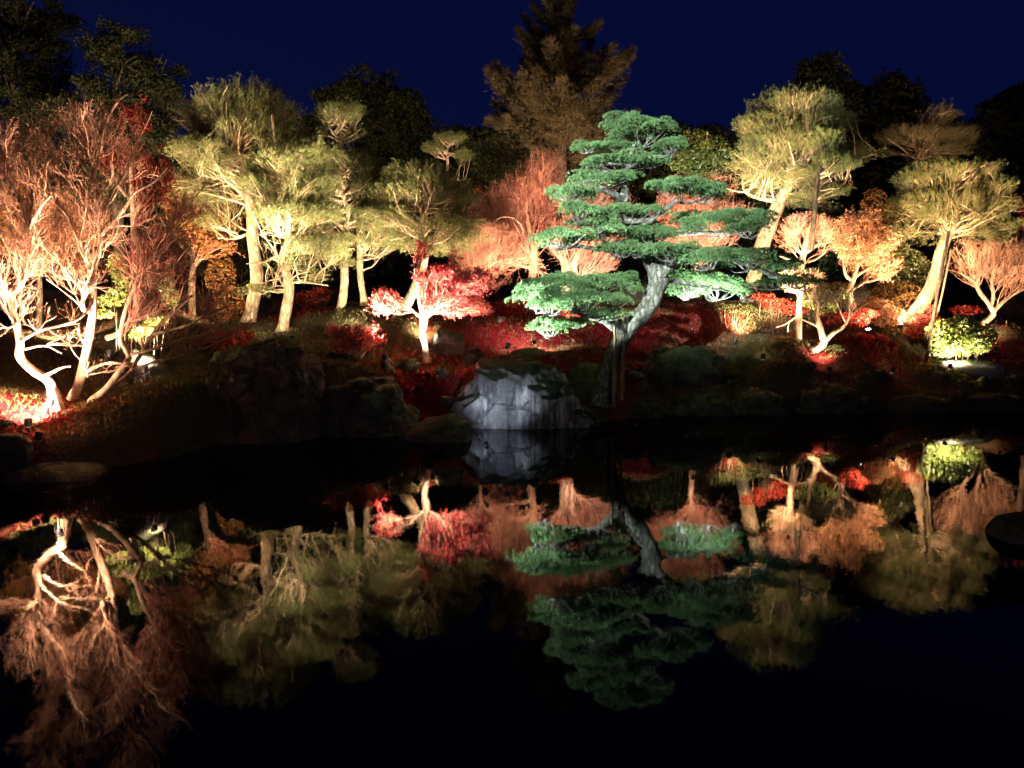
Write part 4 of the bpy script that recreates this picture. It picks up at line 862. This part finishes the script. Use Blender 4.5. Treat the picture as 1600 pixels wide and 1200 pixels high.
# ------------------------------------------------------------------ the green cloud-pruned pine
def green_pine(Y0=17.2):
    base = at(944, 608, Y0)
    t = thing('cloud_pruned_pine', 'large green black pine trained over the pond with layered cloud shaped pads', 'tree', base)
    tb = Buf()
    trunk = [(944, 610, 15, .35), (956, 570, 14, .3), (972, 528, 14, .1), (988, 506, 14, 0), (1010, 482, 14, 0), (1024, 455, 14.5, 0), (1028, 430, 15, .1), (1012, 400, 10, .2), (990, 370, 8, .2), (979, 340, 7, .1), (976, 310, 6.5, .1), (978, 285, 5.5, .1), (984, 255, 4, .1), (990, 225, 3, .1)]
    traced(tb, [trunk], Y0, k=14, knob=.13)
    tb.obj('trunk', M['grey_bark'], t, base, smooth=True)
    limbs = [[(976, 520, 9), (945, 500, 8, -.3), (905, 488, 5, -.5), (865, 478, 2.5, -.7)], [(1028, 432, 9), (1062, 408, 7, -.3), (1110, 402, 5, -.4), (1165, 412, 4, -.5), (1215, 432, 2.5, -.6)],
             [(1030, 440, 7), (1055, 440, 4, .2), (1100, 448, 2.4, .2), (1140, 455, 1.5, .2)], [(1012, 400, 6), (965, 392, 4, -.3), (910, 386, 3, -.5), (860, 384, 1.8, -.6)],
             [(980, 345, 5), (1010, 345, 4.5, -.2), (1040, 326, 4, -.3), (1060, 312, 2.5, -.3)], [(990, 370, 5), (1050, 366, 3.5, .4), (1120, 362, 2.5, .5), (1180, 360, 1.4, .5)],
             [(978, 312, 5), (950, 300, 3.5, -.3), (930, 298, 2.5, -.4), (890, 310, 1.4, -.6)], [(982, 285, 3), (950, 280, 2, -.3), (910, 285, 1.2, -.4)], [(976, 335, 4), (940, 345, 3, -.4), (900, 348, 1.8, -.5)],
             [(984, 255, 2.4), (1020, 245, 1.8, -.2), (1050, 240, 1, -.3)], [(984, 258, 2.4), (950, 256, 1.8, -.2), (915, 262, 1, -.3)]]
    for L in limbs:
        lb = Buf(); rows = []
        for q in L:
            dY = q[3] if len(q) > 3 else 0; rows.append((*at(q[0], q[1], Y0 + dY), q[2] * m_px(Y0)))
        R = catmull(rows, 6); R[:, :3] += rng.normal(0, .012, (len(R), 3)); tube(lb, R[:, :3], R[:, 3], 9, .12)
        lb.obj('branch', M['grey_bark'], t, base, smooth=True)
    # pads: (px, py, rx, ry, dY)
    pads = [(1000, 208, 56, 22, .1), (985, 198, 40, 15, .4), (1045, 230, 30, 12, -.3), (918, 232, 22, 7, -.3), (965, 255, 66, 13, -.1), (1010, 252, 34, 10, .4), (945, 282, 72, 12, .0), (893, 306, 46, 11, -.6), (1070, 299, 68, 17, -.1), (1100, 305, 36, 12, .5),
            (905, 334, 36, 14, -.7), (975, 336, 66, 13, -.1), (1130, 350, 78, 17, .4), (1170, 358, 42, 13, -.1), (1075, 345, 30, 10, .7), (880, 376, 58, 13, -.8), (945, 366, 56, 13, -.3), (1020, 366, 60, 15, .0), (965, 392, 34, 8, -.4),
            (1050, 396, 60, 13, -.7), (1110, 405, 56, 14, -.9), (1168, 408, 50, 15, -.6), (1215, 420, 42, 12, -.4), (1246, 440, 30, 10, -.4), (1215, 444, 34, 7, .0), (1000, 392, 26, 8, -.5),
            (838, 464, 44, 24, -.8), (885, 450, 44, 20, -.5), (935, 446, 40, 16, -.1), (905, 472, 44, 16, -.9), (862, 480, 34, 12, -1.1), (955, 470, 26, 10, -.2), (935, 492, 44, 9, -.4), (862, 513, 36, 11, -.9), (905, 505, 20, 6, -.7), (975, 438, 24, 8, .3),
            (930, 352, 40, 10, -.5), (960, 232, 40, 10, .2), (870, 440, 34, 10, -.3),
            (1075, 442, 44, 20, 1.1), (1120, 450, 44, 18, 1.1), (1165, 458, 34, 8, 1.3), (1070, 462, 30, 6, 1.4), (988, 452, 12, 6, -.2)]
    for (px, py, rx, ry, dY) in pads:
        Y = Y0 + dY; s = m_px(Y); c = at(px, py, Y); RX, RZ = rx * s * 1.03, ry * s * 1.42; RD = min(RX * .85, .95)
        # cauliflower lumps over the pad
        nl = int(5 + rx * ry / 22)
        d = rand_dirs(nl); d[:, 2] = np.abs(d[:, 2]) * .9 - .15
        lump = c + d * np.array([RX, RD, RZ]) * rng.uniform(.45, .92, (nl, 1)); lr = rng.uniform(.11, .20, nl) * (0.7 + .3 * min(1, RX / .6))
        tl = rng.normal(0, .07, 2); lump[:, 2] += (lump[:, 0] - c[0]) * tl[0] + (lump[:, 1] - c[1]) * tl[1] + rng.normal(0, .03, nl) - .02
        nb_ = max(1, nl // 6); lump[:nb_] += rng.normal(0, 1, (nb_, 3)) * np.array([RX * .22, .1, .05])
        nt = int(nl * 60)
        li = rng.integers(0, nl, nt); dd = rand_dirs(nt); dd[:, 2] = np.where(dd[:, 2] < -.25, -dd[:, 2], dd[:, 2])
        cen = lump[li] + dd * lr[li][:, None] * np.array([1.05, 1.05, .62])
        fb = Buf(); needles(fb, cen, nrm(dd + np.array([0, 0, .55])), k=9, L=.062, w=.0085, spread=.75)
        fb.obj('foliage_pad', M['black_pine'], t, base)
        # twigs that carry the pad
        wb = Buf(); o = c - np.array([0, 0, RZ * .75])
        for q in lump[rng.permutation(nl)[:min(nl, 16)]]:
            w_ = catmull([o, (o + q) / 2 + rng.normal(0, .03, 3) - np.array([0, 0, RZ * .2]), q], 4); tube(wb, w_, np.linspace(.014, .005, len(w_)), 4)
        wb.obj('twigs', M['grey_bark'], t, base, kind='stuff')
green_pine()

def pole(label, p0, p1, r, mat='cedar_pole', name='support_pole', group=None):
    b_ = Buf(); n = 14
    P = np.linspace(p0, p1, n) + rng.normal(0, r * .15, (n, 3))
    tube(b_, P, np.linspace(r * 1.1, r * .85, n), 9, .04)
    o = b_.obj(name, M[mat], None, p0, smooth=True); tag(o, label, 'pole', group); return o
pole('left of two upright wooden props under the green pine trunk', at(959, 628, 16.75), at(961, 512, 16.75), .035)
pole('right of two upright wooden props under the green pine trunk', at(972, 626, 16.8), at(974, 522, 16.8), .04)
pole('long thin dark pole slanting up beside the leaning right pine', at(1446, 568, 20.5), at(1482, 362, 21.4), .045, 'dark_bark')
pole('pale thin bamboo pole right behind the long dark pole', at(1452, 556, 21.0), at(1486, 392, 21.9), .03)

# ------------------------------------------------------------------ rocks
def boulder(label, prof, base_py, depth=.7, mat='rock', rough=.07, Y=None, name='boulder', face=.75, cat='rock', group=None, sub=1):
    """prof: skyline of the stone (px, py); it stands at the distance of its foot line"""
    if Y is None:
        Y = CAM_H / math.tan(math.atan((base_py - H_PX / 2) / F_PX) + PITCH); zb = 0.0
    else: zb = at(prof[0][0], base_py, Y)[2]
    s = m_px(Y); nu, nv = 60 * sub, 34 * sub
    xp = [p[0] for p in prof]; yp = [p[1] for p in prof]
    u = np.linspace(0, 1, nu); px = xp[0] + (xp[-1] - xp[0]) * (0.5 - 0.5 * np.cos(u * math.pi)) * 1.0
    top = np.array([at(a, np.interp(a, xp, yp), Y + depth * .5)[2] for a in px]) - zb
    X = np.array([at(a, base_py, Y + depth * .35)[0] for a in px])
    env = np.clip(np.sin(u * math.pi), 0, 1) ** .45
    v = np.linspace(0, math.pi, nv)
    cy = -np.sign(np.cos(v)) * np.abs(np.cos(v)) ** face; sz = np.sin(v) ** (face * .9)
    Xg = np.repeat(X[:, None], nv, 1)
    Yg = (Y + depth * .55) + cy[None, :] * depth * .75 * env[:, None]
    Zg = zb - .3 + (np.maximum(top, .02)[:, None] + .3) * sz[None, :] * np.minimum(1, env[:, None] * 1.25)
    V = np.stack([Xg, Yg, Zg], -1).reshape(-1, 3)
    sd = rng.uniform(0, 99, 3)
    W = np.empty(len(V)); W2 = np.empty((len(V), 3))
    for i, q in enumerate(V):
        w = Vector(q + sd); W2[i] = mnoise.noise_vector(w * 1.3); W[i] = mnoise.fractal(w * 3.5, .9, 2.1, 4) + 1.2 * (abs(mnoise.noise(w * 2.2)) - .3)
    c = V.mean(0); dn = nrm(V - c)
    H = max(.25, top.max())
    rough *= 1.5
    V = V + W2 * rough * 1.3 * min(1, H) + dn * (W * rough * .8 * min(1, H))[:, None]
    i = np.arange(nu - 1)[:, None] * nv; j = np.arange(nv - 1)[None, :]
    F = np.stack([i + j, i + nv + j, i + nv + j + 1, i + j + 1], -1).reshape(-1, 4)
    b_ = Buf(); b_.add(V, F)
    base = np.array([X.mean(), Y + depth * .5, zb])
    o = b_.obj(name, M[mat], None, base, smooth=True); tag(o, label, cat, group)
    return o
boulder('big pond edge rock with pale lime streaks lit bluish white', [(690, 650), (700, 625), (722, 602), (742, 590), (750, 566), (790, 560), (812, 562), (840, 566), (870, 580), (888, 598), (900, 618), (918, 634), (932, 645), (936, 662)], 667, 1.5, 'rock_stained', .055, sub=2, face=.62)
boulder('massive dark boulder below the pine trunks at left', [(312, 640), (325, 590), (350, 552), (385, 535), (430, 530), (470, 540), (490, 562), (500, 610), (506, 655)], 690, 1.7, 'rock', .09, face=.72, sub=2)
boulder('broad dark boulder right of the massive one', [(482, 660), (490, 620), (520, 595), (565, 588), (610, 605), (638, 635), (645, 668)], 680, 1.3, 'rock', .11)
boulder('small reddish stone in the water below the massive boulder', [(338, 680), (345, 660), (372, 650), (400, 652), (432, 666), (436, 678)], 682, .5, 'rock', .05)
boulder('small round stone low in the water at left', [(205, 712), (215, 698), (238, 690), (262, 698), (284, 713)], 716, .45, 'rock', .04)
boulder('low flat rock in front of the streaked rock', [(618, 690), (640, 670), (665, 655), (700, 648), (728, 660), (740, 685)], 690, .7, 'rock', .06)
boulder('grey mossy boulder right of the green pine props', [(1000, 600), (1012, 565), (1030, 545), (1060, 540), (1100, 542), (1122, 560), (1130, 598)], 604, 1.0, 'rock', .09, Y=18.9)
boulder('low dark shore rock left of the small blue lamp', [(1040, 645), (1060, 622), (1090, 612), (1130, 618), (1150, 640)], 650, .6, 'rock', .06)
boulder('low dark shore rock right of the small blue lamp', [(1130, 640), (1150, 615), (1180, 605), (1215, 612), (1240, 640)], 648, .7, 'rock', .06)
boulder('small shore stone at the foot of the props', [(960, 648), (975, 630), (1000, 626), (1030, 632), (1042, 650)], 653, .5, 'rock', .06)
boulder('dark shore rock below the antler shaped tree', [(1235, 640), (1255, 610), (1290, 600), (1330, 606), (1360, 640)], 646, .8, 'rock', .08)
boulder('flat stepping shore stone below the pole', [(1380, 640), (1400, 622), (1440, 616), (1480, 622), (1500, 640)], 643, .6, 'rock', .04)
boulder('flat shore slab near the right edge', [(1490, 640), (1510, 618), (1550, 612), (1600, 618), (1630, 640)], 643, .7, 'rock', .05)
boulder('dark rock silhouetted in the pond at the right edge', [(1556, 845), (1562, 820), (1580, 808), (1610, 804), (1660, 830)], 850, .5, 'rock', .05)
boulder('dark stone in front of the lamp in the lower left corner', [(-30, 700), (-15, 684), (10, 676), (32, 678), (46, 690), (50, 702)], 704, .25, 'rock', .04, Y=11.9)
boulder('low rock spreading along the left shore', [(-40, 750), (-10, 722), (40, 712), (90, 716), (140, 728), (165, 748)], 752, .9, 'rock', .07)
boulder('dark rock between the bare maples and the massive boulder', [(150, 690), (170, 655), (215, 638), (260, 640), (300, 662), (318, 690)], 706, 1.0, 'rock', .09)
boulder('pointed stone beside the red maple shrub', [(594, 582), (598, 560), (603, 552), (610, 564), (620, 582)], 585, .3, 'rock', .03, Y=17.6, face=.9)
boulder('small stone right of the visible lamp under the pink maple', [(683, 580), (688, 573), (694, 572), (700, 580)], 582, .15, 'rock', .02, Y=17.5)
boulder('mossy yellow rock behind the pink maple trunk', [(605, 522), (618, 512), (645, 508), (672, 514), (684, 522)], 528, .7, 'rock', .05, Y=19.5)
boulder('grey rock right of the pink maple trunk', [(672, 540), (682, 520), (702, 514), (722, 522), (728, 542)], 545, .6, 'rock', .05, Y=19.0)
boulder('small brown rock above the streaked rock at left', [(722, 558), (730, 546), (748, 543), (762, 558)], 560, .4, 'rock', .04, Y=18.3)
boulder('grey rock lurking between the bare maple trunks', [(85, 545), (95, 530), (118, 524), (140, 545)], 550, .6, 'rock', .05, Y=16.0)
boulder('mossy rock under the hot spot shrub', [(170, 560), (185, 545), (215, 540), (240, 552), (252, 566)], 570, .7, 'rock', .05, Y=14.5)
boulder('stone slab at the foot of the brilliant yellow green shrub', [(1450, 572), (1470, 563), (1510, 561), (1550, 563), (1570, 572)], 576, .5, 'rock_pale', .03, Y=20.3)
boulder('pale round stone by the antler shaped tree', [(1262, 540), (1268, 530), (1276, 528), (1284, 540)], 543, .2, 'rock_pale', .02, Y=20.6)
boulder('clipped dark azalea mound above the streaked rock', [(782, 562), (800, 548), (826, 542), (850, 546), (868, 562)], 566, .7, 'moss', .03, Y=17.9, name='azalea_mound', cat='shrub')
boulder('moss mound under the slender white trunk', [(1190, 530), (1215, 524), (1245, 524), (1265, 532), (1275, 542)], 545, .7, 'moss', .03, Y=20.4, name='moss_mound', cat='moss mound')
boulder('black rounded bush left of the props in shadow', [(880, 600), (892, 575), (915, 562), (940, 572), (952, 602)], 612, .7, 'moss', .05, Y=17.6, name='azalea_mound', cat='shrub')
boulder('dark rounded bush right of the mossy boulder', [(1120, 590), (1140, 555), (1175, 535), (1205, 545), (1230, 590)], 596, 1.0, 'moss', .06, Y=19.8, name='azalea_mound', cat='shrub')

SB = 'small dark stones scattered on the bank'
def stone(px, Y, w, hgt, k):
    p = at(px, 600, Y); z = float(height(p[0], p[1]))
    me_n = 14; th = np.linspace(0, math.pi, me_n); ph = np.linspace(0, 2 * math.pi, 22, endpoint=False)
    T, Ph = np.meshgrid(th, ph, indexing='ij')
    V = np.stack([np.sin(T) * np.cos(Ph), np.sin(T) * np.sin(Ph), np.cos(T)], -1).reshape(-1, 3)
    pl = rand_dirs(9); pd = rng.uniform(.62, .9, 9)
    for q, dd in zip(pl, pd):                       # flat broken faces
        e = V @ q - dd; V = V - np.maximum(e, 0)[:, None] * q
    sd = rng.uniform(0, 90, 3)
    N = np.array([mnoise.fractal(Vector(v * 2 + sd), .9, 2.1, 4) for v in V])
    V = V * (1 + .12 * N[:, None]) * np.array([w, w * rng.uniform(.6, 1), hgt])
    a = rng.uniform(0, 3); V[:, :2] = V[:, :2] @ np.array([[math.cos(a), -math.sin(a)], [math.sin(a), math.cos(a)]])
    i = np.arange(me_n - 1)[:, None] * 22; j = np.arange(22)[None, :]; j2 = (j + 1) % 22
    b_ = Buf(); c = np.array([p[0], p[1], z + hgt * .25]); b_.add(V + c, np.stack([i + j, i + 22 + j, i + 22 + j2, i + j2], -1).reshape(-1, 4))
    o = b_.obj('bank_stone', M['rock'], None, c, smooth=True); tag(o, 'one of the small dark mossy stones scattered along the pond bank', 'rock', SB)
for (px, dy, w, lab) in [(-30, .5, .3, 'under the left edge of the view'), (75, .25, .35, 'at the water below the S curved white trunk'), (140, .2, .28, 'at the water below the straight white trunk'), (185, .4, .4, 'left of the small round water stone'),
        (268, .3, .3, 'just behind the small round water stone'), (305, .6, .35, 'against the left flank of the massive boulder'), (330, .1, .25, 'in the water left of the reddish stone'), (500, .05, .3, 'in the gap between the two big dark boulders'),
        (640, .9, .25, 'below the visible lamp of the pink maple'), (615, 1.2, .28, 'below the pointed stone'), (700, .3, .3, 'wedged at the left end of the streaked rock'), (945, .15, .3, 'at the right end of the streaked rock'),
        (990, .7, .25, 'behind the foot of the right prop'), (1020, .1, .3, 'at the water right of the props'), (1085, .9, .3, 'below the grey mossy boulder'), (1142, -.75, .3, 'in the water below the bluish lamp'),
        (1225, .5, .35, 'below the dark rounded bush'), (1262, .9, .3, 'under the mossy mound of the slender trunk'), (1345, .3, .35, 'at the water below the red bush'), (1372, 1.2, .3, 'below the lamp in the red bush'),
        (1425, .3, .3, 'left of the foot of the long pole'), (1470, 1.0, .3, 'right of the foot of the long pole'), (1535, .8, .35, 'in front of the brilliant shrub'), (1590, 1.2, .3, 'under the right edge of the bank')]:
    Xk = (px - 800) / F_PX * 16.5; Yk = float(shore_y(np.array(Xk))) + dy
    b4 = len(C.objects); stone(px, Yk, w, w * rng.uniform(.45, .75), 0)
    o = C.objects[-1]; o['label'] = 'small dark stone ' + lab; del o['group']
for (px, dy, w, lab) in [(10, 1.1, .3, 'near the left edge of the bank'), (205, 1.2, .3, 'between the bare maples and the round water stone'), (285, 1.3, .35, 'up the slope left of the massive boulder'), (520, 1.6, .35, 'behind the gap of the big dark boulders'), (690, .9, .25, 'left above the streaked rock'),
        (1010, .6, .3, 'right of the prop feet'), (1190, 1.0, .4, 'below the dark rounded bush'), (1300, 1.1, .35, 'below the antler shaped tree'), (1400, 1.6, .3, 'below the leaning right pine'), (1560, 1.5, .4, 'right below the brilliant shrub')]:
    X_ = (px - 800) / F_PX * 17.0; Y_ = float(shore_y(np.array(X_))) + dy
    z_ = float(height(X_, Y_)); c_ = np.array([X_, Y_, z_]); w_ = w
    t_ = thing('low_shrub', 'low dark clump of shrub ' + lab, 'shrub', c_)
    n_ = int(1600 * w_); q_ = rand_dirs(n_) * rng.uniform(.4, 1, (n_, 1)) * np.array([w_, w_ * .8, w_ * .55]); q_[:, 2] = np.abs(q_[:, 2]) + .03
    f_ = Buf(); oval_leaves(f_, c_ + q_, .06); f_.obj('foliage', M['dark_leaf' if px % 3 else 'brown_leaf'], t_, c_, kind='stuff')
# ------------------------------------------------------------------ fallen leaves on the banks
n = 240000
X = rng.uniform(-13, 17, n); Y = rng.uniform(11, 27, n)
k = (Y > shore_y(X) + .35)
X, Y = X[k], Y[k]
dens = litter(X, Y) * 1.1
k = rng.uniform(0, 1, len(X)) < dens
X, Y = X[k], Y[k]
Z = height(X, Y) + rng.uniform(.005, .05, len(X))
b = Buf(); leaves(b, np.stack([X, Y, Z], 1), .065, up=2.2)
o = b.obj('fallen_leaves', M['litter'], kind='stuff'); tag(o, 'red maple leaves fallen over the garden banks', 'leaves')
# moss, grass blades and small plants along the bank
n = 26000
X = rng.uniform(-13, 17, n); Y = shore_y(X) + rng.gamma(1.6, 1.6, n) + .2
Z = height(X, Y)
b = Buf(); needles(b, np.stack([X, Y, Z], 1), np.tile(np.array([[0, 0, 1.0]]), (n, 1)), k=4, L=.10, w=.008, spread=.6)
o = b.obj('bank_grass', M['olive_leaf'], kind='stuff'); tag(o, 'short grass and moss tufts along the pond banks', 'grass')

# ------------------------------------------------------------------ flood lamps
def lamp(label, pos, target, power, col=(1, .72, .42), size=100, blend=.9, lens='lens_warm', scale=1.0, radius=.05, ground=True, group=None):
    pos = np.asarray(pos, float); target = np.asarray(target, float)
    d = nrm(target - pos)
    gz = float(height(pos[0], pos[1])) if ground else pos[2] - .3
    base = np.array([pos[0], pos[1], min(gz, pos[2] - .08)])
    t = thing('flood_lamp', label, 'lamp', base, group)
    u = nrm(np.cross(d, [0.01, 0.02, 1])); v = np.cross(u, d)
    s = scale
    hb = Buf(); tube(hb, [pos - d * .13 * s, pos - d * .11 * s, pos - d * .02 * s, pos], [.03 * s, .05 * s, .062 * s, .066 * s], 16, cap=False)
    tube(hb, [pos - d * .128 * s, pos - d * .135 * s], [.03 * s, .02 * s], 16)
    for a in (-1, 1): tube(hb, [pos - d * .06 * s + u * a * .075 * s, pos - d * .06 * s + u * a * .075 * s - np.array([0, 0, .09 * s])], [.008, .008], 6)
    hb.obj('housing', M['lamp_metal'], t, base, smooth=True)
    lb = Buf(); a = np.arange(20) / 20 * 2 * math.pi
    ring = pos - d * .012 * s + (u[None] * np.cos(a)[:, None] + v[None] * np.sin(a)[:, None]) * .058 * s
    lb.add(np.vstack([ring, pos - d * .004 * s]), np.stack([np.arange(20), (np.arange(20) + 1) % 20, np.full(20, 20)], -1))
    lb.obj('lens', M[lens], t, base)
    kb = Buf(); tube(kb, [base - np.array([0, 0, .1]), pos - d * .06 * s - np.array([0, 0, .07 * s])], [.012, .012], 8); kb.obj('stake', M['lamp_metal'], t, base)
    L = bpy.data.lights.new('lamp_light', 'SPOT'); L.energy = power; L.color = col; L.spot_size = math.radians(size); L.spot_blend = blend; L.shadow_soft_size = radius
    lo = bpy.data.objects.new('lamp_light', L); C.objects.link(lo)
    lo.parent = t; lo.location = Vector(pos + d * .02 - base); lo.rotation_euler = Vector(-d).to_track_quat('Z', 'Y').to_euler()
    return t
WARM = (1, .74, .45); PINK = (1, .72, .50); COOL = (.88, 1, .86); BLUE = (.65, .82, 1)
LG = 'garden flood lamps tucked out of sight'
def gp(px, Y, h=.14):
    p = at(px, 500, Y); p[2] = height(p[0], p[1]) + h; return p
lamp('lamp hidden behind the dark stone in the lower left corner', gp(32, 12.45, .2), at(50, 560, 13.3), 900, PINK, 150)
lamp('lamp low in front of the bare maple trunks', gp(48, 12.1, .3), at(110, 300, 13.8), 1000, PINK, 90, group=LG)
lamp('added narrow lamp aimed at the tops of the bare maples', gp(70, 12.75, .4), at(100, 250, 13.9), 3600, PINK, 72, group=LG)  # extra lamp added to brighten the upper twigs
lamp('lamp behind the bare maples aimed at the olive brown undergrowth', gp(95, 16.2, .3), at(70, 400, 18.6), 1500, (1, .66, .4), 120, group=LG)
lamp('lamp aimed at the rust brown tree left of the tallest pine', gp(330, 18.4, .3), at(300, 370, 20.4), 1300, (1, .62, .36), 115, group=LG)
lamp('lamp right under the white hot shrub among the left maples', gp(222, 14.35, .25), at(232, 500, 14.9), 700, WARM, 140)
lamp('lamp under the pale sprig behind the straight maple trunk', gp(168, 15.1), at(180, 380, 16.5), 450, WARM, 130, group=LG)
lamp('lamp at the foot of the low spreading maple', gp(225, 12.9, .3), at(300, 440, 14.3), 4200, PINK, 100, group=LG)
lamp('lamp behind the massive boulder aimed at the two left pines', gp(430, 16.9, .5), at(405, 390, 19.5), 380, (1, .82, .56), 95)
lamp('added narrow lamp aimed at the crown of the tallest left pine', gp(455, 16.6, .5), at(385, 190, 19.6), 3300, (1, .82, .56), 52, group=LG)  # second lamp added to even out the light falloff up the crown
lamp('added narrow lamp aimed at the crown of the round topped pine', gp(600, 17.3, .4), at(550, 200, 20.6), 2400, (1, .82, .56), 50, group=LG)  # added besides the lower lamp, so the crown top is lit too
lamp('added narrow lamp aimed at the flat crowned pine behind the pink maple', gp(735, 18.6, .3), at(680, 300, 20.5), 1200, (1, .76, .5), 55, group=LG)  # added for more even light over the flat crown
lamp('added narrow lamp aimed at the crown of the largest golden pine', gp(1195, 19.4, .4), at(1262, 225, 23.4), 5600, (1, .69, .40), 58, group=LG)  # second lamp added to carry light to the upper crown
lamp('added narrow lamp aimed at the crown of the right hand pine', gp(1400, 19.6, .4), at(1490, 300, 23.2), 4600, (1, .69, .40), 52, group=LG)  # added besides the trunk lamp to lift this crown
lamp('lamp behind the broad boulder aimed at the round topped pine', gp(560, 18.5, .3), at(548, 380, 20.5), 600, (1, .82, .56), 100)
lamp('small bright lamp in the red leaves under the pink maple', at(668, 583, 17.5), at(664, 480, 17.75), 2300, (1, .74, .58), 104)
lamp('lamp beside the red maple shrub', gp(606, 17.75, .2), at(575, 528, 17.9), 230, (1, .8, .6), 130)
lamp('lamp behind the grey rock aimed at the flat crowned pine', gp(672, 18.9, .25), at(652, 400, 20.2), 650, (1, .72, .42), 110)
lamp('lamp under the salmon bare tree', gp(780, 20.2, .2), at(820, 300, 24), 1300, (1, .64, .44), 80)
lamp('lamp behind the green pine aimed at the twin stemmed tree', gp(900, 20.8, .2), at(910, 350, 23.8), 1500, (1, .66, .46), 95)
lamp('lamp behind the green pine aimed at the orange twigged tree', gp(1090, 22.8, .3), at(1095, 340, 25), 1300, (1, .66, .46), 90)
lamp('dark lamp on a stake beside the azalea mound', at(795, 537, 17.6), at(850, 430, 18.4), 200, COOL, 80, lens='lens_cool')
lamp('low lamp washing the crimson leaf bank', gp(835, 18.4, .3), at(850, 500, 21), 260, (1, .65, .6), 150)
lamp('cool lamp on the shore left of the streaked rock aimed at the low pads', [-1.95, 15.6, 1.0], at(865, 455, 16.5), 7500, COOL, 50, lens='lens_cool', ground=False)
lamp('small bluish lamp at the water edge right of the props', at(1142, 598, 17.6), at(1105, 445, 18.4), 3800, COOL, 56, lens='lens_cool')
lamp('lamp low at the shore aimed at the streaked rock', [-.5, 14.7, .05], at(785, 588, 17.1), 95, (.80, .88, 1), 64, lens='lens_cool', ground=True, scale=.5)
lamp('flood lamp on a post by the viewer aimed at the green pine', [-5.0, 1.0, 7.5], at(985, 308, 17.2), 27000, COOL, 19.5, .6, 'lens_cool', 1.6)
lamp('lamp at the foot of the largest golden pine', gp(1150, 21.6, .2), at(1225, 260, 23.6), 1400, (1, .68, .38), 105)
lamp('lamp between the slender trunk and the leaning white trunk', gp(1225, 21.0, .2), at(1255, 370, 22.9), 500, (1, .70, .42), 110)
lamp('small bright lamp glowing in the red bush under the golden maple', at(1357, 514, 21.4), at(1340, 410, 21.0), 1200, (1, .72, .42), 130)
lamp('lamp under the antler shaped tree', gp(1300, 19.4, .4), at(1284, 490, 20.3), 260, (1, .78, .5), 110)
lamp('lamp in front of the brilliant yellow green shrub', gp(1490, 20.1, .15), at(1503, 505, 20.9), 460, (1, .86, .55), 130)
lamp('lamp aimed at the leaning right pine', gp(1408, 22.3, .2), at(1462, 400, 23.2), 1000, (1, .72, .42), 110)
lamp('lamp at the foot of the bare tree at the right edge', gp(1560, 22.3, .15), at(1560, 410, 23.6), 420, (1, .66, .4), 110)
lamp('added distant lamp under the tall conifer', gp(850, 27.0, .3), at(878, 60, 33), 3200, (1, .64, .44), 64)  # added to stand in for garden spill light on the conifer

lamp('added warm fill lamp on a post behind the viewer', [2.6, -1.5, 4.2], [0, 22, 4.5], 200, (1, .74, .5), 100, .8, 'lens_warm', 1.4)  # unseen fill light, added to lift the dark rocks and trees

lamp('added distant lamp under the dark trees in the top left corner', gp(150, 24.0, .3), at(120, 120, 29.5), 2000, (1, .78, .55), 95)  # added to brighten these trees, which catch only spill from the maples
